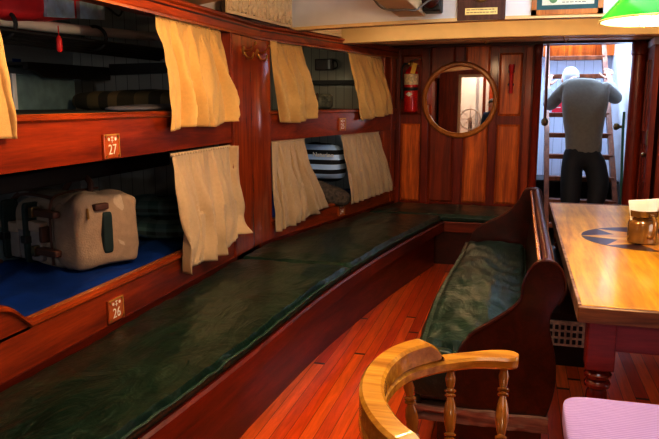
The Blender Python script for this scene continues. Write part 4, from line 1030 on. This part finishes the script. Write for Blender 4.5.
ct = link('certificate', box(B(), x0 + .065, x1 - .055, YW - .012, YW - .010, z0 + .062, z1 - .06), M['certificate'], t, False)
bm = B(); lathe(bm, [(.026, 0), (.026, .002)], (x0 + .135, YW - .012, z0 + .10), 24, (0, -1, 0)); link('seal', bm, M['seal'], ct)
bm = B(); rr = random.Random(4)
for k_, z in enumerate((2.088, 2.104, 2.125, 2.15, 2.175)):
    x = x0 + .19
    while x < x1 - .1:
        w = rr.uniform(.012, .04); box(bm, x, min(x + w, x1 - .09), YW - .0132, YW - .012, z, z + .004); x += w + .007
link('print', bm, M['ink'], ct, False)
# dark wall speaker next to the boxed beam
t = thing('wall_speaker', 'dark rounded wooden speaker box high on the white wall by the beam', 'speaker', (-.60, YW, 2.04))
link('case', box(B(), -.655, -.535, YW - .16, YW, 2.045, 2.30), M['black'], t, False, bevel=.01)
bm = B(); lathe(bm, [(.05, 0), (.06, .02), (.056, .10), (.02, .12)], (-.60, YW - .10, 2.115), 24, (0, -1, 0)); link('horn', bm, M['mah_dark'], t)
# small picture edge at left of plaque
# ------------------------------------------------------------------ green shaded lamp
lc = V((.48, 2.80, 1.745))
t = thing('pendant_lamp', 'green glass shaded pendant lamp hanging over the table', 'lamp', lc)
bm = B(); lathe(bm, [(.208, 0), (.206, .008), (.17, .05), (.10, .125), (.06, .17), (.045, .19), (.04, .20)], lc, 56, cap=False); link('shade', bm, M['shade_green'], t)
bm = B(); lathe(bm, [(.200, .001), (.166, .046), (.098, .12), (.04, .18)], lc, 56, cap=False); link('inner_reflector', bm, M['shade_in'], t)
bm = B(); tube(bm, [lc + V((cos(a) * .207, sin(a) * .207, 0)) for a in lin(0, 2 * pi, 56)[:-1]], .004, 6, closed=True); link('rim', bm, M['goldplate'], t)
bm = B(); superbox(bm, lc + V((0, 0, .07)), (.03, .03, .045), 16, 1); link('bulb', bm, M['bulb'], t)
bm = B()
for k_ in range(2):
    a = k_ * pi / 2 + .3; tube(bm, [lc + V((-.05 + cos(a) * cos(s) * .045, sin(a) * cos(s) * .045, .02 - sin(s) * .042)) for s in lin(0, pi, 12)], .0018, 5)
tube(bm, [lc + V((-.05 + cos(a) * .045, sin(a) * .045, .02)) for a in lin(0, 2 * pi, 20)[:-1]], .0018, 5, closed=True)
link('wire_guard', bm, M['brass'], t)
bm = B(); tube(bm, [lc + V((0, 0, .19)), lc + V((0, 0, .76))], .006, 8); lathe(bm, [(.02, .19), (.03, .2), (.03, .23), (.015, .25)], lc, 16); link('stem', bm, M['brass'], t)
# small hooks under the beam
for i, x in enumerate((-.30, .30)):
    tag(link('cup_hook', tube(B(), catmull([(x, 5.63, 1.97), (x, 5.63, 1.925), (x + .02, 5.63, 1.905), (x + .035, 5.63, 1.925)], 6), .004, 6), M['brass']), 'small brass cup hook under the cream beam ' + ('above the mirror' if i == 0 else 'above the doorway'), 'hook')
# ------------------------------------------------------------------ figures
def skel(name, J, E, mat, parent=None, sub=2, root='pelvis'):
    me = bpy.data.meshes.new(name); names = list(J); base = BASE[parent.name] if parent else V((0, 0, 0))
    me.from_pydata([V(J[n][0]) - base for n in names], [(names.index(a), names.index(b_)) for a, b_ in E], [])
    o = bpy.data.objects.new(name, me); C.objects.link(o)
    o.modifiers.new('skin', 'SKIN').use_smooth_shade = True
    for i, n in enumerate(names):
        r = J[n][1]; r = r if isinstance(r, tuple) else (r, r); me.skin_vertices[0].data[i].radius = r
        me.skin_vertices[0].data[i].use_root = (n == root)
    s_ = o.modifiers.new('sub', 'SUBSURF'); s_.levels = sub; s_.render_levels = sub
    dg = bpy.context.evaluated_depsgraph_get(); dg.update()
    m2 = bpy.data.meshes.new_from_object(o.evaluated_get(dg)); m2.name = name
    bpy.data.objects.remove(o); bpy.data.meshes.remove(me)
    m2.materials.clear(); m2.materials.append(mat)
    for p in m2.polygons: p.use_smooth = True
    ob = bpy.data.objects.new(name, m2); C.objects.link(ob)
    if parent: ob.parent = parent
    BASE[ob.name] = base
    return ob
def hand(J, E, wrist, wpos, d, side, up, r=.009, curl=.6):
    """palm + five fingers: d = pointing direction, side = thumb side, up = back of the hand normal"""
    d, side, up = V(d).normalized(), V(side).normalized(), V(up).normalized()
    p = wpos + d * .05; J[wrist + '_palm'] = (p, (.030, .018)); E.append((wrist, wrist + '_palm'))
    for i, (o, L_) in enumerate(((.030, .068), (.010, .078), (-.010, .072), (-.030, .055))):
        a = p + d * .038 + side * o; n = wrist + '_f%d' % i
        J[n + 'a'] = (a, r * 1.1); J[n + 'b'] = (a + d * L_ * .5 - up * L_ * .15 * curl, r); J[n + 'c'] = (a + d * L_ * .62 - up * L_ * .6 * curl, r * .85)
        E += [(wrist + '_palm', n + 'a'), (n + 'a', n + 'b'), (n + 'b', n + 'c')]
    n = wrist + '_t'; J[n + 'a'] = (wpos + d * .03 + side * .035, r * 1.2); J[n + 'b'] = (wpos + d * .065 + side * .055 - up * .02, r * 1.05); J[n + 'c'] = (wpos + d * .09 + side * .05 - up * .045, r * .9)
    E += [(wrist + '_palm', n + 'a'), (n + 'a', n + 'b'), (n + 'b', n + 'c')]
def person(label, J0, hands, top_mat, leg_mat, hair_mat, head_c, head_dir, sleeve_mat=None, loc=(0, 0, 0)):
    t = thing('person', label, 'person', loc)
    J = {k_: v for k_, v in J0.items()}
    E = [('pelvis', 'spine'), ('spine', 'chest'), ('chest', 'neck0'), ('neck0', 'neck'), ('neck', 'head0'), ('head0', 'head1'), ('head1', 'head2')]
    for s in 'LR':
        E += [('pelvis', s + 'hip'), (s + 'hip', s + 'knee'), (s + 'knee', s + 'ankle'), (s + 'ankle', s + 'ball'), (s + 'ball', s + 'toe'), ('chest', s + 'sh'), (s + 'sh', s + 'el'), (s + 'el', s + 'wr')]
    for s, (d, side, up) in hands.items(): hand(J, E, s + 'wr', V(J[s + 'wr'][0]), d, side, up)
    Jb = {k_: (v[0], tuple(q * .62 for q in v[1]) if isinstance(v[1], tuple) and k_ in ('pelvis', 'spine', 'chest', 'neck0', 'Lhip', 'Rhip') else v[1]) for k_, v in J.items()}
    skel('body', Jb, E, M['skin'], t, 2)
    # clothes: same skeleton, slightly fuller, cut at cuffs and waist
    g = lambda r, k_, a: (r[0] * k_ + a, r[1] * k_ + a) if isinstance(r, tuple) else (r * k_ + a, r * k_ + a)
    T = {n: (J0[n][0], g(J0[n][1], 1.06, .014)) for n in ('spine', 'chest', 'Lsh', 'Rsh', 'Lel', 'Rel')}
    T['pelvis'] = (J0['pelvis'][0], g(J0['pelvis'][1], 1.0, .014)); T['hem'] = (V(J0['pelvis'][0]) + V((0, 0, -.06)), g(J0['pelvis'][1], .98, .012)); hd_ = V(J0['neck'][0]).lerp(V(J0['neck0'][0]), .4); T['collar'] = (hd_, .062)
    T['neck0'] = (J0['neck0'][0], g(J0['neck0'][1], 1.05, .012))
    for s in 'LR': T[s + 'wr'] = (V(J0[s + 'wr'][0]).lerp(V(J0[s + 'el'][0]), .10), g(J0[s + 'wr'][1], 1, .016))
    skel('sweater', T, [('hem', 'pelvis'), ('pelvis', 'spine'), ('spine', 'chest'), ('chest', 'neck0'), ('neck0', 'collar')] + [e for s in 'LR' for e in (('chest', s + 'sh'), (s + 'sh', s + 'el'), (s + 'el', s + 'wr'))], top_mat, t, 2, 'chest')
    T = {'pelvis': (V(J0['pelvis'][0]) + V((0, 0, -.03)), g(J0['pelvis'][1], .97, .010)), 'waist': (V(J0['pelvis'][0]) + V((0, 0, .10)), g(J0['pelvis'][1], .88, .0))}
    for s in 'LR':
        T[s + 'hip'] = (J0[s + 'hip'][0], g(J0[s + 'hip'][1], 1.02, .014)); T[s + 'knee'] = (J0[s + 'knee'][0], g(J0[s + 'knee'][1], 1.0, .036)); T[s + 'ankle'] = (V(J0[s + 'ankle'][0]) + V((0, 0, .02)), g(J0[s + 'ankle'][1], 1, .03))
    skel('trousers', T, [('waist', 'pelvis')] + [e for s in 'LR' for e in (('pelvis', s + 'hip'), (s + 'hip', s + 'knee'), (s + 'knee', s + 'ankle'))], leg_mat, t, 2)
    for s in 'LR':
        T = {'a': (V(J0[s + 'ankle'][0]) + V((0, 0, -.03)), .045), 'b': (J0[s + 'ball'][0], (.045, .035)), 'c': (J0[s + 'toe'][0], (.04, .028))}
        skel('shoe', T, [('a', 'b'), ('b', 'c')], M['black'], t, 2, 'a')
    hd = V(head_dir).normalized(); hc = V(head_c)
    # face details
    side = hd.cross(V((0, 0, 1))).normalized(); upv = side.cross(hd).normalized()
    bm = B(); superbox(bm, (0, 0, 0), (.082, .100, .105), 28, .95)
    mm = Matrix((( side.x, hd.x, upv.x), (side.y, hd.y, upv.y), (side.z, hd.z, upv.z)))
    for v in bm.verts:
        p = v.co.copy()
        if p.y > .02 and p.z < .045: p.y = .02 + (p.y - .02) * .1; p.z = p.z
        p += V((0, -.014, .022)); p *= 1 + .04 * noise.noise(p * 30)
        v.co = hc + mm @ p
    link('hair', bm, hair_mat, t)
    for s in (-1, 1):
        bm = B(); superbox(bm, hc + mm @ V((s * .080, -.005, -.005)), (.010, .022, .032), 14, .9, mm); link('ear', bm, M['skin'], t)
        bm = B(); superbox(bm, hc + mm @ V((s * .032, .082, .005)), (.012, .008, .008), 12, 1, mm); link('eye', bm, M['signwhite'], t)
    bm = B(); superbox(bm, hc + mm @ V((0, .10, -.022)), (.013, .018, .025), 12, 1, mm); link('nose', bm, M['skin'], t)
    bm = B(); superbox(bm, hc + mm @ V((0, .086, -.058)), (.024, .008, .006), 12, 1, mm); link('mouth', bm, M['redcloth'], t)
    return t
hc = V((.475, 7.30, 1.665))
J = {'pelvis': ((.60, 6.86, 1.00), (.165, .12)), 'spine': ((.592, 6.86, 1.18), (.155, .115)), 'chest': ((.585, 6.96, 1.475), (.17, .12)),
     'neck0': ((.555, 7.07, 1.61), (.105, .075)), 'neck': ((.525, 7.16, 1.635), .055), 'head0': ((.50, 7.22, 1.64), .06), 'head1': (tuple(hc), (.078, .085)), 'head2': (tuple(hc + V((-.012, .03, .045))), .06),
     'Lsh': ((.41, 7.0, 1.575), .068), 'Rsh': ((.765, 7.0, 1.575), .068), 'Lel': ((.272, 7.13, 1.40), .046), 'Rel': ((.905, 7.16, 1.47), .046),
     'Lwr': ((.265, 7.43, 1.60), .026), 'Rwr': ((.862, 7.50, 1.66), .026),
     'Lhip': ((.505, 6.85, .90), .10), 'Rhip': ((.70, 6.85, .90), .10), 'Lknee': ((.495, 6.72, .62), .062), 'Rknee': ((.745, 6.72, .68), .066),
     'Lankle': ((.50, 6.60, .20), .04), 'Rankle': ((.69, 6.62, .42), .04)}
J['Lankle'] = ((.50, 6.62, .225), .042); J['Lball'] = ((.495, 6.70, .155), (.04, .026)); J['Ltoe'] = ((.49, 6.76, .15), .022)
J['Rankle'] = ((.70, 6.66, .43), .042); J['Rball'] = ((.705, 6.78, .36), (.04, .026)); J['Rtoe'] = ((.71, 6.83, .355), .022)
person('person in grey sweater and black trousers climbing the ladder, seen from behind', J,
       {'L': ((.05, .35, .8), (.9, .2, 0), (-.9, -.3, 0)), 'R': ((-.05, .35, .8), (-.9, .2, 0), (.9, -.3, 0))},
       M['sweater'], M['trousers'], M['hair'], hc, (-.1, .75, -.55), loc=(.6, 6.8, .12))
# ------------------------------------------------------------------ aft end of the saloon (seen in the mirror)
bm = B(); box(bm, -3.1, -1.30, -2.66, -2.6, 0, 2.6); box(bm, -.35, 2.06, -2.66, -2.6, 0, 2.6); box(bm, -1.30, -.35, -2.66, -2.6, 2.0, 2.6); struct('wall_aft', bm, M['mah_panel2'])
bm = B(); box(bm, -1.36, -1.30, -2.6, -2.55, 0, 2.02); box(bm, -.35, -.29, -2.6, -2.55, 0, 2.02); box(bm, -1.36, -.29, -2.6, -2.55, 2.0, 2.06); struct('trim_34', bm, M['cream'])
bm = B(); box(bm, -1.8, .2, -4.6, -4.55, 0, 2.6); struct('wall_aft_cabin', bm, M['pink_white'])
bm = B(); box(bm, -1.85, -1.8, -4.6, -2.6, 0, 2.6); box(bm, .2, .25, -4.6, -2.6, 0, 2.6); struct('wall_aft_cabin_sides', bm, M['cream'])
bm = B(); box(bm, -1.85, .25, -4.6, -2.6, 2.6, 2.64); struct('ceiling_aft_cabin', bm, M['cream'])
bm = B(); box(bm, -1.85, .25, -4.6, -2.6, -.06, 0); struct('floor_aft', bm, M['floor'])
tag(link('exit_sign', box(B(), -.62, -.5, -4.55, -4.54, 1.75, 1.95), M['redsign'], smooth=False), 'red square sign on the aft cabin wall seen in the mirror', 'sign')
for q_, x_ in enumerate((-1.62, -1.50, -1.02, -.86)):
    tag(link('cabin_post', box(B(), x_, x_ + .07, -2.9 - .6 * (q_ > 1), -2.82 - .6 * (q_ > 1), 0, 2.55), M['mah_panel2' if q_ % 2 else 'white'], smooth=False, bevel=.01), ['pale cabin post furthest left in the mirror reflection', 'brown cabin post beside the pale one in the mirror reflection', 'pale cabin post before the wheel in the mirror reflection', 'brown cabin post right of the wheel in the mirror reflection'][q_], 'post')
tag(link('wooden_locker', box(B(), -.75, -.4, -4.5, -4.2, 0, 2.2), M['mah_panel2'], smooth=False, bevel=.01), 'tall brown wooden locker in the aft cabin seen in the mirror', 'locker')
t = thing('ships_wheel', 'white spoked wheel standing in the aft doorway seen in the mirror', 'wheel', (-1.12, -3.2, .8))
wc = V((-1.12, -3.2, 1.05))
link('rim', tube(B(), [wc + V((.24 * cos(a), 0, .24 * sin(a))) for a in lin(0, 2 * pi, 32)[:-1]], .018, 8, closed=True), M['signwhite'], t)
link('hub', lathe(B(), [(.05, -.03), (.05, .03)], wc, 16, (0, 1, 0)), M['signwhite'], t)
for k_ in range(8):
    a = k_ * pi / 4; link('spoke', tube(B(), [wc, wc + V((.33 * cos(a), 0, .33 * sin(a)))], .010, 6), M['signwhite'], t)
link('pedestal', lathe(B(), [(.12, -1.05), (.05, -1.0), (.04, -.05)], wc + V((0, -.08, 0)), 16), M['mah_dark'], t)
hc2 = V((-.62, -3.0, 1.40))
J = {'pelvis': ((-.6, -3.0, .72), (.15, .11)), 'spine': ((-.6, -3.0, .90), (.14, .10)), 'chest': ((-.6, -3.0, 1.10), (.15, .10)), 'neck0': ((-.6, -3.0, 1.22), (.07, .06)), 'neck': ((-.605, -2.995, 1.28), .05), 'head0': ((-.61, -2.99, 1.33), .055), 'head1': (tuple(hc2), (.075, .085)), 'head2': (tuple(hc2 + V((0, 0, .05))), .06)}
for s, q in (('L', -1), ('R', 1)):
    J.update({s + 'sh': ((-.6 + q * .17, -3.0, 1.16), .055), s + 'el': ((-.6 + q * .22, -2.98, .90), .038), s + 'wr': ((-.6 + q * .18, -2.80, .76), .025), s + 'hip': ((-.6 + q * .09, -3.0, .64), .09), s + 'knee': ((-.6 + q * .1, -2.98, .38), .055), s + 'ankle': ((-.6 + q * .1, -3.0, .08), .036), s + 'ball': ((-.6 + q * .1, -2.92, .035), (.038, .024)), s + 'toe': ((-.6 + q * .1, -2.87, .03), .02)})
person('dark-haired person in navy standing in the aft doorway seen in the mirror', J, {'L': ((.3, 1, -.1), (1, -.3, 0), (0, .1, 1)), 'R': ((-.3, 1, -.1), (-1, -.3, 0), (0, .1, 1))}, M['blueshirt'], M['trousers'], M['brownhair'], hc2, (.2, 1, 0), loc=(-.6, -3, 0))
# ------------------------------------------------------------------ lights
def area(name, loc, rot, size, power, col, sy=None, spread=None):
    l = bpy.data.lights.new(name, 'AREA'); l.energy = power; l.color = col; l.size = size
    if sy: l.shape = 'RECTANGLE'; l.size_y = sy
    if spread: l.spread = spread
    o = bpy.data.objects.new(name, l); C.objects.link(o); o.location = loc; o.rotation_euler = rot; return o
def point(name, loc, power, col, r=.05):
    l = bpy.data.lights.new(name, 'POINT'); l.energy = power; l.color = col; l.shadow_soft_size = r
    o = bpy.data.objects.new(name, l); C.objects.link(o); o.location = loc; return o
area('skylight', (.35, 2.2, 2.48), (0, 0, 0), .7, 14, (.95, .95, 1.0), 2.0)
area('coaming_fill', (.6, 3.9, 2.46), (radians(48), 0, 0), .9, 18, (.74, .86, 1.0), .5)  # added cool fill aimed at the coaming wall, no second skylight
area('beam_fill_strip', (.1, 4.96, 2.03), (radians(80), 0, 0), 2.8, 4.5, (1, .74, .42), .05)  # added strip hidden behind the coaming to brighten beam and bulkhead
area('hatch_daylight', (.5, 7.75, 2.9), (radians(-8), 0, 0), .85, 85, (.62, .78, 1.0), 1.3)
area('aft_light', (-.8, -3.6, 2.55), (0, 0, 0), 1.2, 40, (1, .95, .85))
point('lamp_bulb', (lc.x, lc.y, lc.z + .02), 21, (1, .80, .50), .05)
point('berth_lamp', (-.85, 2.35, 2.12), 34, (1, .66, .32), .07)
point('forward_fill', (-.35, 2.9, 1.93), 20, (1, .76, .46), .06)  # added fill kept out of frame, reaches the beam under the coaming
point('upper_berth_fill', (-2.1, 1.35, 1.68), 9.0, (.9, .95, 1.0), .04)  # added fill, no lamp here; lifts the dark upper berth interior
point('lower_berth_fill', (-2.2, 1.2, 1.1), 5.0, (.95, .95, 1.0), .04)  # added fill for the bag and bedding, not a berth fitting
point('far_upper_berth_fill', (-2.2, 4.75, 1.70), 4.0, (1, .88, .6), .04)  # invented light behind the curtain to brighten the far upper berth
point('far_lower_berth_fill', (-2.2, 4.75, 1.05), 2.5, (.9, .95, 1.0), .04)  # likewise added, brightens the inside of the far lower berth
point('aft_fill', (.3, .5, 1.62), 14, (1, .82, .6), .10)  # added frontal fill out of view, shines into the berths below the rail
area('starboard_window', (1.9, 2.9, 1.1), (0, radians(90), 0), .6, 10, (.75, .86, 1.0), 1.6)
l = bpy.data.lights.new('red_floor_spot', 'SPOT'); l.energy = 45; l.color = (1, .22, .08); l.spot_size = radians(46); l.spot_blend = .9; l.shadow_soft_size = .06
o = bpy.data.objects.new('red_floor_spot', l); C.objects.link(o); o.location = (-.75, 3.2, 2.1); o.rotation_euler = (0, radians(3), 0)
w = bpy.data.worlds.new('world'); sc.world = w; w.use_nodes = True
w.node_tree.nodes['Background'].inputs[0].default_value = (.55, .7, 1, 1); w.node_tree.nodes['Background'].inputs[1].default_value = .6
# ------------------------------------------------------------------ camera
Fp = 680.0
dy = V((190.5, 117.5, -Fp)).normalized(); th = math.atan(117.5 / Fp); dz = V((0, cos(th), sin(th))); dx = dy.cross(dz)
Rm = Matrix((dx, dy, dz))   # rows: world axes in camera coords -> camera to world
cam = bpy.data.cameras.new('camera'); co = bpy.data.objects.new('camera', cam); C.objects.link(co)
cam.sensor_width = 36; cam.lens = Fp / 659 * 36; cam.clip_start = .02
co.matrix_world = Matrix.Translation((0, 0, 1.45)) @ Rm.to_4x4()
sc.camera = co
sc.view_settings.view_transform = 'Standard'; sc.view_settings.look = 'None'; sc.view_settings.exposure = .38; sc.view_settings.gamma = .76
